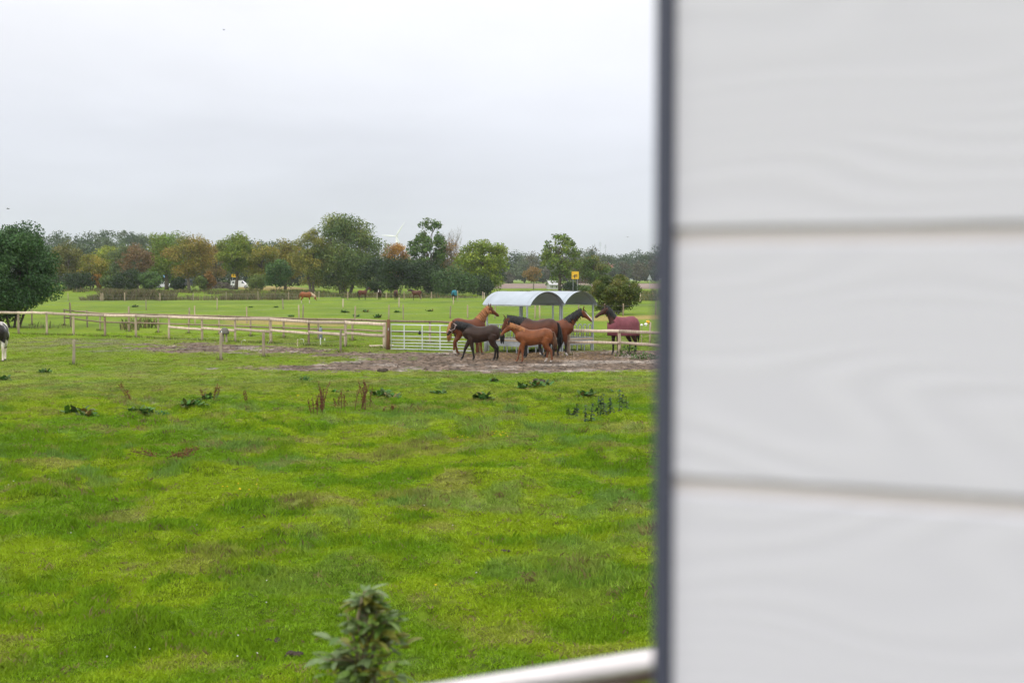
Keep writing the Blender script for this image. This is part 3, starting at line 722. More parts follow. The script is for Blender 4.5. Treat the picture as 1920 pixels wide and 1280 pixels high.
make_horse(W(711.5, 226), R(268), 1.58, 'dark bay horse facing us with a white blaze by the thicket', (0.06, 0.024, 0.016), BLK, poll=(1.05, 0, 1.72), hdir=(0.5, 0, -0.86), points=BLK, blaze=True, voxel=VX, group=FG)
make_horse(W(742.5, 226), R(86), 1.58, 'bay horse seen from behind at the edge of the thicket', (0.09, 0.03, 0.016), BLK, poll=(1.1, 0, 1.45), hdir=(0.6, 0, -0.8), points=BLK, voxel=VX, group=FG)
make_horse(W(781, 226), R(176), 1.60, 'brown horse with white face turned to the left by the thicket', (0.085, 0.03, 0.018), BLK, poll=(1.12, 0, 1.66), hdir=(0.75, 0, -0.66), blaze=True, points=(0.05, 0.03, 0.02), socks=(0, .2, .25, 0), sockc=(.5, .42, .36), voxel=VX, group=FG)
make_horse(W(852, 222), R(80), 1.60, 'horse in a turquoise rug behind a wire fence post', (0.06, 0.03, 0.022), BLK, poll=(1.1, 0, 1.55), points=BLK, blanket=(rug2, -0.80, 0.71, 0.78), voxel=VX, group=FG)

# ------------------------------------------------------------------ fences
rf = random.Random(5)
def post_mesh(h, r, seed, square=False, lean=0.0):
    rn = random.Random(seed); b = MB()
    if square: b.box((0, 0, h / 2), (r * 2, r * 2, h))
    else:
        b.tube([(0, 0, -0.12), (rn.uniform(-.006, .006), 0, h * .35), (rn.uniform(-.01, .01), rn.uniform(-.01, .01), h * .7), (0, 0, h - .012), (0, 0, h)], [r * 1.04, r * 1.05, r, r * .97, r * .85], 9, side=(0, 1, 0), jit=0.05, rnd=rn)
    return b.mesh('post', sm=not square)
PM = [post_mesh(1.0, 0.062, k) for k in range(5)]
def post(parent, p, h, r=0.062, m='wood', lean=(0, 0)):
    me = PM[rf.randrange(5)]; key = (me.name, m)
    if key not in POSTM: c = me.copy(); c.materials.append(M[m]); POSTM[key] = c
    o = bpy.data.objects.new('post', POSTM[key]); C.objects.link(o); o.parent = parent
    o.location = p; o.scale = (r / .062, r / .062, h); o.rotation_euler = (lean[0], lean[1], rf.uniform(0, 6)); return o
POSTM = {}
def rail_obj(parent, a, b, r=0.05, m='plank', flat=False):
    a, b = Vector(a), Vector(b); t = MB(); n = 5
    pts = [a + (b - a) * (i / n) + Vector((0, 0, rf.uniform(-.012, .012) if 0 < i < n else 0)) for i in range(n + 1)]
    d_ = (b - a).normalized(); s_ = Vector((-d_.y, d_.x, 0)).normalized()
    rr = [((r * .5 if flat else r) * rf.uniform(.92, 1.06), r * (1.25 if flat else 1) * rf.uniform(.92, 1.06)) for _ in pts]
    t.tube(pts, rr, 8, side=s_, jit=0.07, rnd=rf)
    me = t.mesh('rail', sm=True); me.materials.append(M[m]); o = bpy.data.objects.new('rail', me); C.objects.link(o); o.parent = parent; return o
def wire(parent, pts, r=0.004, name='wire', m='wire'):
    b = MB(); b.tube(pts, r, 4); return b.build(name, M[m], parent)

# near rail fence, left run, bay by bay
A = [(-32, 88.5), (35, 87.2), (88, 85.5), (138, 84.3), (197, 83.2), (255, 81.7), (317, 79.6), (379, 77.8), (441, 76.2), (508, 74.2), (579, 72.2), (648, 70.2), (721, 68.6)]
AT = [1.38, 1.40, 1.42, 1.34, 1.34, 1.34, 1.34, 1.34, 1.33, 1.36, 1.30, 1.32, 1.26]
fa = empty('rail_fence', (0, 0, 0), 0, 'pale post and rail fence running along the mud up to the metal gate', 'fence')
PA = [W(px, d) for px, d in A]
for i, (p, h) in enumerate(zip(PA, AT)):
    lean = (0, 0) if i != 9 else (0, R(-2))
    post(fa, p, h, (0.085 if i in (9,) else 0.078 if i in (11, 12) else 0.062) * rf.uniform(.92, 1.06), 'plank' if i in (11, 12) else 'log' if i in (4, 10) else 'wood', lean)
for i in range(len(PA) - 1):
    o1, o2 = Vector((0, -0.10, AT[i] - 0.09)), Vector((0, -0.10, AT[i + 1] - 0.09))
    rail_obj(fa, PA[i] + o1, PA[i + 1] + o2, 0.062, 'plank', True)
    if i >= 6: rail_obj(fa, PA[i] + Vector((0, -.10, 0.70)), PA[i + 1] + Vector((0, -.10, 0.62)), 0.056, 'plank', True)
# log fence behind it
Bf = [(-20, 104), (60, 104), (121, 103), (188, 92.5), (242, 91), (297, 89.6), (354, 87.6), (411, 85.8), (470, 83.4), (532, 81.2), (597, 79.3), (661, 77.2), (728, 75.8), (806, 74.6), (884, 73.6)]
BH = [1.15, 1.15, 1.2, 1.16, 1.60, 1.18, 1.25, 1.2, 1.16, 1.16, 1.18, 1.17, 1.15, 1.10, 1.10]
fb = empty('log_fence', (0, 0, 0), 0, 'rough log fence standing behind the pale rail fence and the gate', 'fence')
PB = [W(px, d) for px, d in Bf]
for p, h in zip(PB, BH): post(fb, p, h, 0.056 * rf.uniform(.9, 1.1), 'wood')
for i in range(2, len(PB) - 1):
    h = 1.13
    rail_obj(fb, PB[i] + Vector((0, -.09, h)), PB[i + 1] + Vector((0, -.09, h)), 0.055, 'log'); rail_obj(fb, PB[i] + Vector((0, -.09, 0.58)), PB[i + 1] + Vector((0, -.09, 0.58)), 0.047, 'log')
# gate and its posts
gp = empty('gate_post', W(727.5, 67.6), 0, 'reddish brown gate post at the left end of the metal gate', 'post')
b = MB(); b.tube([(0, 0, -.1), (0.02, 0, .7), (0.03, 0, 1.42), (0.03, 0, 1.45)], [.10, .092, .088, .07], 10, jit=.05, rnd=rf); b.build('trunk', M['redpost'], gp, sm=True)
b = MB(); b.box((.03, -.095, .98), (.05, .03, .12)); b.build('hinge', M['galv'], gp)
g0, g1 = W(733.5, 67.5), W(889, 65.4)
dg_ = g1 - g0; GL = math.hypot(dg_.x, dg_.y)
gate = empty('field_gate', g0, math.atan2(dg_.y, dg_.x), 'galvanised metal field gate with horizontal bars, closed', 'gate')
gh = 1.20; z0 = 0.05
b = MB(); b.tube([(0, 0, z0), (0, 0, gh), (GL, 0, gh), (GL, 0, z0), (0, 0, z0)], 0.026, 8, side=(0, 1, 0)); b.build('frame', M['gate'], gate, sm=True)
for z in (0.20, 0.34, 0.48, 0.66, 0.90): b = MB(); b.tube([(0.0, 0, z), (GL, 0, z)], 0.021, 8); b.build('bar', M['gate'], gate, sm=True)
for fx_ in (.165, .385, .60, .80): b = MB(); b.box((GL * fx_, -0.026, (gh + z0) / 2), (0.05, 0.012, gh - z0)); b.build('upright', M['gate'], gate)
b = MB(); b.tube([(GL * .36, -.04, .93), (GL * .36, -.05, .87), (GL * .36 - .02, -.05, .76)], [.03, .075, .055], 8); tag(b.build('dark_bag', M['dark'], None, sm=True), 'small dark bag hung on the bars of the metal gate', 'bag').location = g0
bpy.data.objects['dark_bag'].rotation_euler = (0, 0, math.atan2(dg_.y, dg_.x))
for px, d, h, m in ((896, 65.0, 0.62, 'redpost'), (911, 65.8, 0.66, 'galv')):
    o = empty('stub_post', W(px, d), 0, 'short brown post beside the end of the gate' if m == 'redpost' else 'short grey post between the gate and the hay shelter', 'post')
    b = MB(); b.tube([(0, 0, -.1), (0, 0, h * .6), (0.01, 0, h - .02), (.01, 0, h)], [.085, .082, .08, .06], 9, jit=.05, rnd=rf); b.build('stake', M[m], o, sm=True)
# right run, in front of the shelter
fr = empty('paddock_fence', (0, 0, 0), 0, 'two rail wooden fence passing in front of the hay shelter and the rugged horse', 'fence')
PR = [W(1066, 62.9), W(1161, 62.2), W(1252, 59.5)]
for p in PR: post(fr, p, 1.16, .07, 'wood')
for i in range(2):
    rail_obj(fr, PR[i] + Vector((0, -.09, 1.10)), PR[i + 1] + Vector((0, -.09, 1.10)), .055, 'plank', True); rail_obj(fr, PR[i] + Vector((0, -.09, .60)), PR[i + 1] + Vector((0, -.09, .58)), .050, 'plank', True)
# near electric fence: four posts and a tape
ef = empty('electric_fence', (0, 0, 0), 0, 'four thin weathered posts in a line in front of the mud, strung with wire', 'fence')
PE = [W(138, 55.6), W(414, 59.1), W(494.5, 61.1), W(638.5, 65.3)]
for p, h, r, ln in zip(PE, (1.0, 1.15, 1.05, 1.08), (.057, .058, .066, .05), (R(1.5), R(1), 0, R(-2))): post(ef, p, h, r, 'greywood' if r < .06 else 'wood', (0, ln))
for z in (.55, .95):
    for i in range(3): wire(ef, [PE[i] + Vector((0, -.05, z)), (PE[i] + PE[i + 1]) / 2 + Vector((0, 0, z - .05)), PE[i + 1] + Vector((0, -.05, z))], .0024)
def wire_fence(name, label, pts, h, r, m, wires, xtra=None):
    f = empty(name, (0, 0, 0), 0, label, 'fence'); P = []
    for q_ in pts:
        px, d = q_[0], q_[1]; hh = q_[2] if len(q_) > 2 else h
        p = W(px, d); P.append(p); post(f, p, hh * rf.uniform(.95, 1.05), r * rf.uniform(.85, 1.15), q_[3] if len(q_) > 3 else m, (R(rf.uniform(-2, 2)), R(rf.uniform(-3, 3))))
    for z in wires: wire(f, [p + Vector((0, -r, z)) for p in P], max(.003, r * .07))
    return f
wire_fence('wire_fence', 'wire fence of thin grey posts crossing the bright pasture behind the log fence',
           [(133, 100, 1.75), (164, 99, 1.2, 'greywood'), (355, 110), (366, 107, 1.35, 'wood'), (463, 108, 1.2), (561, 119, 1.15, 'plank'), (568, 121, 1.15, 'greywood'), (665, 117, 1.15, 'wood'), (729, 120, 1.2, 'wood'), (756, 118, 1.25, 'greywood'), (844, 121, 1.1, 'greywood'), (877, 121, 1.1, 'wood'), (928, 121), (1003, 119, 1.2, 'wood'), (1012, 121, 1.3), (1086, 123), (1133.5, 128, 1.1, 'plank'), (1168, 128), (1229, 132, 1.2, 'greywood')], 1.15, .055, 'wood', (.45, .95))
wire_fence('middle_wire_fence', 'sparse line of pale stakes with wire in the middle of the far pasture',
           [(-30, 160), (274, 152, 1.2, 'greywood'), (407, 154, 1.3, 'plank'), (531, 158, 1.2, 'greywood'), (643, 166, 1.05, 'plank'), (748, 168, 1.1, 'plank'), (850, 186, 1.05, 'plank'), (930, 186), (1020, 186)], 1.1, .062, 'wood', (.5, .95))
wire_fence('hedge_wire_fence', 'line of posts with wire along the reeds and the thicket far back',
           [(97, 225, 1.25, 'greywood'), (128, 222), (189.5, 218), (193, 216), (234, 216, 1.3), (300, 216), (362, 218, 1.25, 'greywood'), (424, 221, 1.3, 'greywood'), (484, 219, 1.35), (541, 220, 1.35), (590, 224), (598, 220, 1.45), (652, 226, 1.3), (707, 230, 1.2), (724, 236, 1.1), (758, 231, 1.3), (790, 236, 1.2), (809, 234, 1.3), (858, 222, 1.5, 'plank'), (905, 232, 1.3), (908, 234, 1.1, 'plank'), (1000, 236), (1100, 236), (1200, 206, 1.35, 'plank'), (1262, 206)], 1.25, .065, 'wood', (.5, 1.0))

# ------------------------------------------------------------------ hay shelter with two barrel roofs
SA = R(45); Wd, Ln = 2.28, 2.85
c0 = W(991, 64.2)
sh = empty('hay_shelter', c0, SA, 'galvanised horse hay feeder under two arched corrugated metal roofs', 'hay feeder')
# local: +x along the two arches (right and back), +y along the barrel axis (left and back)
EV, RI = 2.2, 0.60
def arch(x0, nseg=40, amp=0.0):
    """barrel sheet with small ridges running along it"""
    Rr = (Wd ** 2 / 4 + RI ** 2) / (2 * RI); half = math.asin(Wd / 2 / Rr)
    P = []
    for i in range(nseg + 1):
        a = -half + 2 * half * i / nseg; rr = Rr + amp * math.cos(i * math.pi)
        P.append((x0 + Wd / 2 + rr * math.sin(a), EV + RI - Rr + rr * math.cos(a)))
    return P
for k in range(2):
    P = arch(k * (Wd - 0.02)); nS = 3
    for s_ in range(nS):        # three overlapping sheets per barrel
        y0, y1 = -0.12 + s_ * (Ln + .24) / nS, -0.12 + (s_ + 1) * (Ln + .24) / nS + 0.04
        lift = 0.004 * (s_ % 2)
        V = [(x, y, z + lift) for y in (y0, y1) for x, z in P]; m_ = len(P)
        me = np_mesh('roof_sheet', V, np.array([(i, i + 1, m_ + i + 1, m_ + i) for i in range(m_ - 1)]))
        me.shade_flat(); o = ob('roof_sheet', me, M['roof'], sh); so = o.modifiers.new('t', 'SOLIDIFY'); so.thickness = 0.003
    for y in (0.12, Ln - .12):  # curved rafters with bolt heads on the sheet
        b = MB(); Pp = arch(k * (Wd - 0.02), 24, 0); b.tube([(x, y, z - 0.035) for x, z in Pp], (.022, .022), 6, side=(0, 1, 0)); b.build('rafter', M['galv'], sh)
        b = MB()
        for x, z in arch(k * (Wd - 0.02), 30, 0)[1:-1]: b.box((x, y, z + 0.016), (.024, .024, .014))
        b.build('bolt_row', M['signgrey'], sh)
    for x in (k * (Wd - .02) + 0.02, k * (Wd - .02) + Wd - 0.02):
        b = MB(); b.beam((x, -0.1, EV - 0.03), (x, Ln + .1, EV - 0.03), .05, .06); b.build('eave_beam', M['galv'], sh)
for x in (0.03, Wd - .06, Wd + .06, 2 * Wd - .07):
    for y in (0.12, Ln - 0.12):
        b = MB(); b.box((x, y, EV / 2 - .02), (.065, .065, EV - .04)); b.build('post', M['galv'], sh)
def tomb_panel(a, bq, n, arched):
    """feed barrier from a to bq in local plan"""
    a, bq = Vector((*a, 0)), Vector((*bq, 0)); d_ = (bq - a); Lp = d_.length; t = d_.normalized(); s_ = Vector((-t.y, t.x, 0))
    for z, r in ((0.62, .022), (1.28 if not arched else 0.92, .020)):
        b = MB(); b.tube([a + Vector((0, 0, z)), bq + Vector((0, 0, z))], r, 8); b.build('barrier_rail', M['galv'], sh, sm=True)
    for i in range(n):
        c = a + t * (Lp * (i + .5) / n); hw = Lp / n * (.33 if arched else .0)
        b = MB()
        if arched:
            zt_ = 1.12; pts = [c - t * hw + Vector((0, 0, .62)), c - t * hw + Vector((0, 0, zt_))]
            pts += [c + t * (hw * -math.cos(q)) + Vector((0, 0, zt_ + hw * 1.1 * math.sin(q))) for q in np.linspace(.3, math.pi - .3, 7)]
            pts += [c + t * hw + Vector((0, 0, zt_)), c + t * hw + Vector((0, 0, .62))]
            b.tube(pts, .018, 6, side=s_)
        else: b.tube([c + Vector((0, 0, .62)), c + Vector((0, 0, 1.28))], .016, 6)
        b.build('barrier_arch' if arched else 'barrier_bar', M['galv'], sh, sm=True)
    # trough skirt and legs
    b = MB(); m_ = (a + bq) / 2
    b.beam(a + Vector((0, 0, .41)), bq + Vector((0, 0, .41)), .02, .23); b.build('trough_side', M['galv'], sh)
    b = MB(); b.beam(a + Vector((0, 0, .565)) + s_ * .03, bq + Vector((0, 0, .565)) + s_ * .03, .14, .055); b.build('trough_board', M['wood'], sh)
    for i in range(5):
        c = a + t * (Lp * i / 4 * .96 + Lp * .02) + s_ * .03; b = MB(); b.box((c.x, c.y, .15), (.04, .04, .31)); b.build('leg', M['galv'], sh)
tomb_panel((0.07, 0.12), (Wd - .1, 0.12), 6, True); tomb_panel((Wd + .10, 0.12), (2 * Wd - .1, 0.12), 6, True)
tomb_panel((0.03, Ln - .16), (0.03, 0.16), 11, False); tomb_panel((2 * Wd - .07, 0.16), (2 * Wd - .07, Ln - .16), 8, True)
tomb_panel((Wd - .1, Ln - .12), (0.07, Ln - .12), 6, True); tomb_panel((2 * Wd - .1, Ln - .12), (Wd + .1, Ln - .12), 6, True)
b = MB(); b.box((Wd, Ln / 2, .33), (2 * Wd - .3, Ln - .5, .02)); b.build('trough_floor', M['galv'], sh)
hb = MB(); rh = random.Random(3)
for i in range(700):
    c = Vector((rh.uniform(.2, 2 * Wd - .3), rh.uniform(.35, Ln - .4), .36)); hgt = .24 * max(0, 1 - ((c.x - 1.5) / 1.8) ** 2) * rh.random(); c.z += hgt
    a_ = rh.uniform(0, 6.28); l_ = rh.uniform(.06, .2); hb.beam(c, c + Vector((math.cos(a_) * l_, math.sin(a_) * l_, rh.uniform(-.04, .08))), .012, .008)
hay = hb.build('hay', simple('dry_hay', (0.30, 0.21, 0.09), 0.9, var=.3, scale=20)); hay.location = c0; hay.rotation_euler = (0, 0, SA); tag(hay, kind='stuff')

# ------------------------------------------------------------------ small things by the fences
dr = empty('drinking_station', W(421.5, 75.6), 0, 'dark domed drinking trough on two pale legs behind the rail fence', 'drinking trough')
b = MB()
for i in range(7):
    pass
b.tube([(0, -.02, .44), (0, -.02, .50), (0, -.02, .60), (0, -.02, .70), (0, -.02, .76), (0, -.02, .79)], [(.24, .20), (.25, .21), (.235, .20), (.18, .16), (.10, .09), (.02, .02)], 16, side=(1, 0, 0)); b.build('hood', simple('grey_green_hood', (.13, .125, .10), .7, var=.3), dr, sm=True)
for x in (-.09, .09): b = MB(); b.box((x, 0, .22), (.10, .09, .44)); b.build('leg', M['greywood'], dr)
b = MB(); b.box((-.12, -.245, .56), (.06, .012, .11)); b.build('label_plate', M['white'], dr)
b = MB(); b.tube([(-.17, -.10, .50), (-.17, -.16, .58)], [.07, .075], 10); b.build('drinking_bowl', M['dark'], dr, sm=True)
def ribbon(name, p, pts, wd, label, group=None):
    o = empty(name, p, 0, label, 'plastic strip', group); b = MB(); b.tube(pts, (wd, .006), 6, side=(0, 1, 0)); b.build('strip', M['white'], o, sm=True); return o
ribbon('plastic_strip', W(454, 73.6), [(-.04, 0, -.02), (-.02, 0, .14), (.05, 0, .22), (.13, 0, .22), (.19, 0, .17)], .05, 'white plastic strip curling out of the grass left of the leaning post')
ribbon('plastic_strip', W(504, 73.2), [(-.08, 0, -.02), (-.01, 0, .10), (.06, 0, .22), (.13, 0, .30)], .05, 'white plastic strip leaning on the foot of the thick post')
ribbon('plastic_strip', W(566, 74.4), [(-.10, 0, .18), (-.03, 0, .25), (.06, 0, .24), (.10, 0, .15), (.06, 0, -.02)], .05, 'white plastic strip bent like a hook behind the thin stake')
o = empty('marker_stake', W(558, 71.6), 0, 'thin pale marker stake standing in the grass by the mud', 'stake'); b = MB(); b.tube([(0, 0, -.05), (0.01, 0, .38)], .018, 6); b.build('stake', M['plank'], o)
for px, d, h, l in ((601, 73, .38, 'short white stake in the grass under the drum'), (609, 77, .14, 'tiny white peg in the grass right of the short stake')):
    o = empty('white_peg', W(px, d), 0, l, 'peg'); b = MB(); b.tube([(0, 0, -.05), (0, 0, h)], .025, 6); b.build('peg_shaft', M['white'], o)
o = empty('grey_drum', W(601.5, 78.9), 0, 'narrow blue grey drum standing against the log fence', 'drum')
b = MB(); b.tube([(0, 0, 0), (0, 0, .03), (0, 0, .60), (0, 0, .66), (0, 0, .67)], [.08, .095, .095, .07, .03], 12); b.build('barrel', simple('blue_grey_plastic', (.20, .23, .26), .5), o, sm=True)
b = MB(); b.tube([(0, 0, .66), (0, 0, .72)], .035, 8); b.build('cap', M['dark'], o, sm=True)
o = empty('flapping_bags', W(1214, 74.4), 0, 'yellow and white plastic bags snagged on a wooden stake', 'plastic bags')
b = MB(); b.tube([(.12, 0, -.1), (.13, 0, .6), (.15, 0, 1.12)], .05, 8); b.build('stake', M['wood'], o, sm=True)
def rag(parent, c, r, m, seed):
    rr = random.Random(seed); b = MB(); b.ball(c, (r, r * .6, r * .8), 9, 6); b.v = [tuple(k + rr.uniform(-.3, .3) * r for k in v) for v in b.v]; b.build('bag', m, parent)
rag(o, (0.02, -.06, 1.12), .10, M['yellow'], 1); rag(o, (-.10, -.06, 1.00), .10, M['white'], 2)
o = empty('white_bag', W(1203, 74.8), 0, 'small white plastic bag lying above the grass beside the stake', 'plastic bag'); rag(o, (0, 0, .95), .07, M['white'], 4)
b = MB(); b.tube([(0, 0, -.05), (0, 0, .95)], .02, 6); b.build('stick', M['greywood'], o)
b = MB(); b.tube([(0, 0, .05), (1.2, .1, .07)], .05, 8); o = b.build('loose_rail', M['plank']); o.location = W(692, 70.4); tag(o, 'loose wooden rail lying in the grass beside the white end post', 'rail')

# ------------------------------------------------------------------ trees, shrubs, thickets
def rand_unit(rng, n):
    v = rng.normal(size=(n, 3)); return v / np.linalg.norm(v, axis=1)[:, None]
def leaf_cards(rng, P, size, nrm_bias, col, aspect=1.7):
    """rhombic leaves: P (n,3) centres, one colour each -> V, F, colours"""
    n = len(P); nv = rand_unit(rng, n) + nrm_bias; nv /= np.linalg.norm(nv, axis=1)[:, None] + 1e-9
    t = rand_unit(rng, n); t -= nv * (t * nv).sum(1)[:, None]; t /= np.linalg.norm(t, axis=1)[:, None] + 1e-9
    b = np.cross(nv, t); s = (size * rng.uniform(0.55, 1.35, n))[:, None]
    V = np.stack([P - t * s * .5, P + b * s * (.5 / aspect), P + t * s * .5, P - b * s * (.5 / aspect)], 1).reshape(-1, 3)
    Fq = np.arange(n * 4).reshape(n, 4); return V, Fq, np.repeat(col, 4, 0)
def crown_points(rng, centre, rx, ry, rz, ncl, rc, n, egg=0.0, low=-1.0):
    """clumps spread through the crown, leaves through each clump"""
    u = rand_unit(rng, ncl) * (rng.uniform(0.25, 1.0, ncl) ** 0.45)[:, None]
    u = u[u[:, 2] > low]; ncl = len(u)
    k = 1 - egg * u[:, 2]; dl = rand_unit(rng, 9); al = rng.uniform(-.34, .26, 9); lob = 1 + (np.maximum(u @ dl.T, 0) ** 5 * al).sum(1); u = u * np.clip(lob, .55, 1.22)[:, None]
    c = centre + np.c_[u[:, 0] * rx * k, u[:, 1] * ry * k, u[:, 2] * rz] * (1 - 0.45 * rc / max(rx, rz))
    rr = rc * rng.uniform(0.6, 1.3, ncl)
    wgt = rr ** 2; ci = rng.choice(ncl, n, p=wgt / wgt.sum())
    d = rand_unit(rng, n) * (rng.uniform(0, 1, n) ** 0.5)[:, None]; d[:, 2] *= 0.75
    return c, ci, c[ci] + d * rr[ci][:, None], d
def limb(b, p0, p1, r0, r1, rnd, seg=4, wob=0.08):
    p0, p1 = Vector(p0), Vector(p1); l = (p1 - p0).length; pts = []
    for i in range(seg + 1):
        t = i / seg; p = p0.lerp(p1, t) + Vector((rnd.uniform(-1, 1), rnd.uniform(-1, 1), rnd.uniform(-.5, .5))) * (l * wob * math.sin(math.pi * t)); p.z += 0.10 * l * math.sin(math.pi * t)
        pts.append(p)
    b.tube(pts, [r0 + (r1 - r0) * i / seg for i in range(seg + 1)], 6); return pts
tseed = [100]
def tree(name, label, px, d, top, w, pal, n=4500, leaf=0.36, ncl=34, rc=0.20, trunk=0.25, bark='bark', stems=1, egg=0.0, twigs=0, low=-1.0, py_base=None, group=None, depth=None, cat='tree', extra=None, zbase=None, bare=False, rtr=None):
    """px column, d distance, top row of the crown in the photo, w width of the crown in px"""
    tseed[0] += 1; rng = np.random.default_rng(tseed[0]); rnd = random.Random(tseed[0])
    base = on(px, d)
    if zbase is not None: base.z = zbase
    zt_ = pix(px, top, d).z; H = zt_ - base.z; Wm = w / F * d
    root = empty(name, base, 0, label, cat, group)
    z0 = H * trunk; rz = (H - z0) / 2; rx = Wm / 2; ry = (depth or 0.85) * rx
    cen = np.array((0, 0, z0 + rz)); rcm = rc * Wm
    pal = np.array(pal, float) * np.array((2.02, 2.12, 1.45)); n = int(n * 1.75); leaf *= 1.18
    c, ci, P, dv = crown_points(rng, cen, rx, ry, rz, ncl, rcm, n, egg, low)
    k = rng.uniform(0, 1, len(c)) * 0.75 + 0.25 * rng.uniform(0, 1, len(c)); 
    if len(pal) > 1:
        f = k * (len(pal) - 1); i0 = np.minimum(f.astype(int), len(pal) - 2); fr = (f - i0)[:, None]; cc = pal[i0] * (1 - fr) + pal[i0 + 1] * fr
    else: cc = np.repeat(pal, len(c), 0)
    col = cc[ci] * rng.uniform(0.65, 1.4, n)[:, None] * (1 + rng.normal(0, .06, (n, 3)))
    P[:, 2] = np.maximum(P[:, 2], 0.06 * H * rng.uniform(0, 1, n) + 0.02)
    out = P - cen; out /= np.linalg.norm(out, axis=1)[:, None] + 1e-9
    V, Fq, cl = leaf_cards(rng, P, leaf, out * 0.5 + dv * 0.4 + np.array((0, 0, .35)), col)
    if not bare:
        me = np_mesh('crown', V, Fq, {'tint': ('FLOAT_COLOR', np.c_[np.clip(cl, 0, 1), np.ones(len(cl))])}); ob('crown', me, M['leaf'], root)
    b = MB(); rt = rtr or 0.028 * H
    for s_ in range(stems):
        sx = (s_ - (stems - 1) / 2) * 0.09 * Wm; foot = Vector((sx * .55, 0, -0.1)); fork = Vector((sx * 1.6 + rnd.uniform(-.03, .03) * Wm, rnd.uniform(-.02, .02) * Wm, max(z0 * 1.1, H * .22)))
        topp = Vector((sx * 2.2, 0, H * .80))
        r1 = rt / (1 if stems == 1 else 1.5)
        limb(b, foot, fork, r1 * 1.25, r1 * .85, rnd, 4, .03); limb(b, fork, topp, r1 * .85, r1 * .15, rnd, 5, .05)
        for ii in rng.permutation(len(c))[:int(min(len(c), 16 / stems))]:
            t = rnd.uniform(.0, .75); st = fork.lerp(topp, t); 
            if c[ii][2] < st.z - 0.1 * H: st = fork
            limb(b, st, c[ii], r1 * .42 * (1 - .5 * t), r1 * .07, rnd, 4, .08)
    for i in range(twigs):
        a = rnd.uniform(-.42, .42); st = Vector((a * Wm * .4, rnd.uniform(-.1, .1) * Wm, H * rnd.uniform(.35, .6))); en = Vector((a * Wm * rnd.uniform(.8, 1.25), rnd.uniform(-.2, .2) * Wm, H * rnd.uniform(.78, 1.06)))
        pts = limb(b, st, en, .045, .012, rnd, 5, .05)
        for q in pts[2:]:
            for _ in range(3): limb(b, q, q + Vector((rnd.uniform(-.1, .1) * Wm, rnd.uniform(-.1, .1) * Wm, rnd.uniform(.03, .12) * H)), .018, .008, rnd, 2, .05)
    b.build('trunk', M[bark], root, sm=True)
    return root
DG = [(.007, .016, .008), (.012, .024, .010), (.021, .036, .014)]
MGr = [(.038, .070, .018), (.060, .100, .022), (.085, .125, .026)]
YG = [(.070, .095, .018), (.105, .125, .022), (.140, .150, .025)]
OLV = [(.050, .056, .022), (.080, .074, .024), (.110, .090, .030)]
YO = [(.075, .080, .020), (.120, .105, .022), (.160, .118, .024)]
ORG = [(.11, .062, .020), (.18, .090, .022), (.23, .115, .026)]
RED = [(.070, .050, .036), (.095, .058, .038), (.11, .070, .042)]
WIL = [(.034, .054, .024), (.056, .080, .034), (.085, .105, .040), (.11, .115, .04)]
GA = 'trees along the road behind the far pasture'
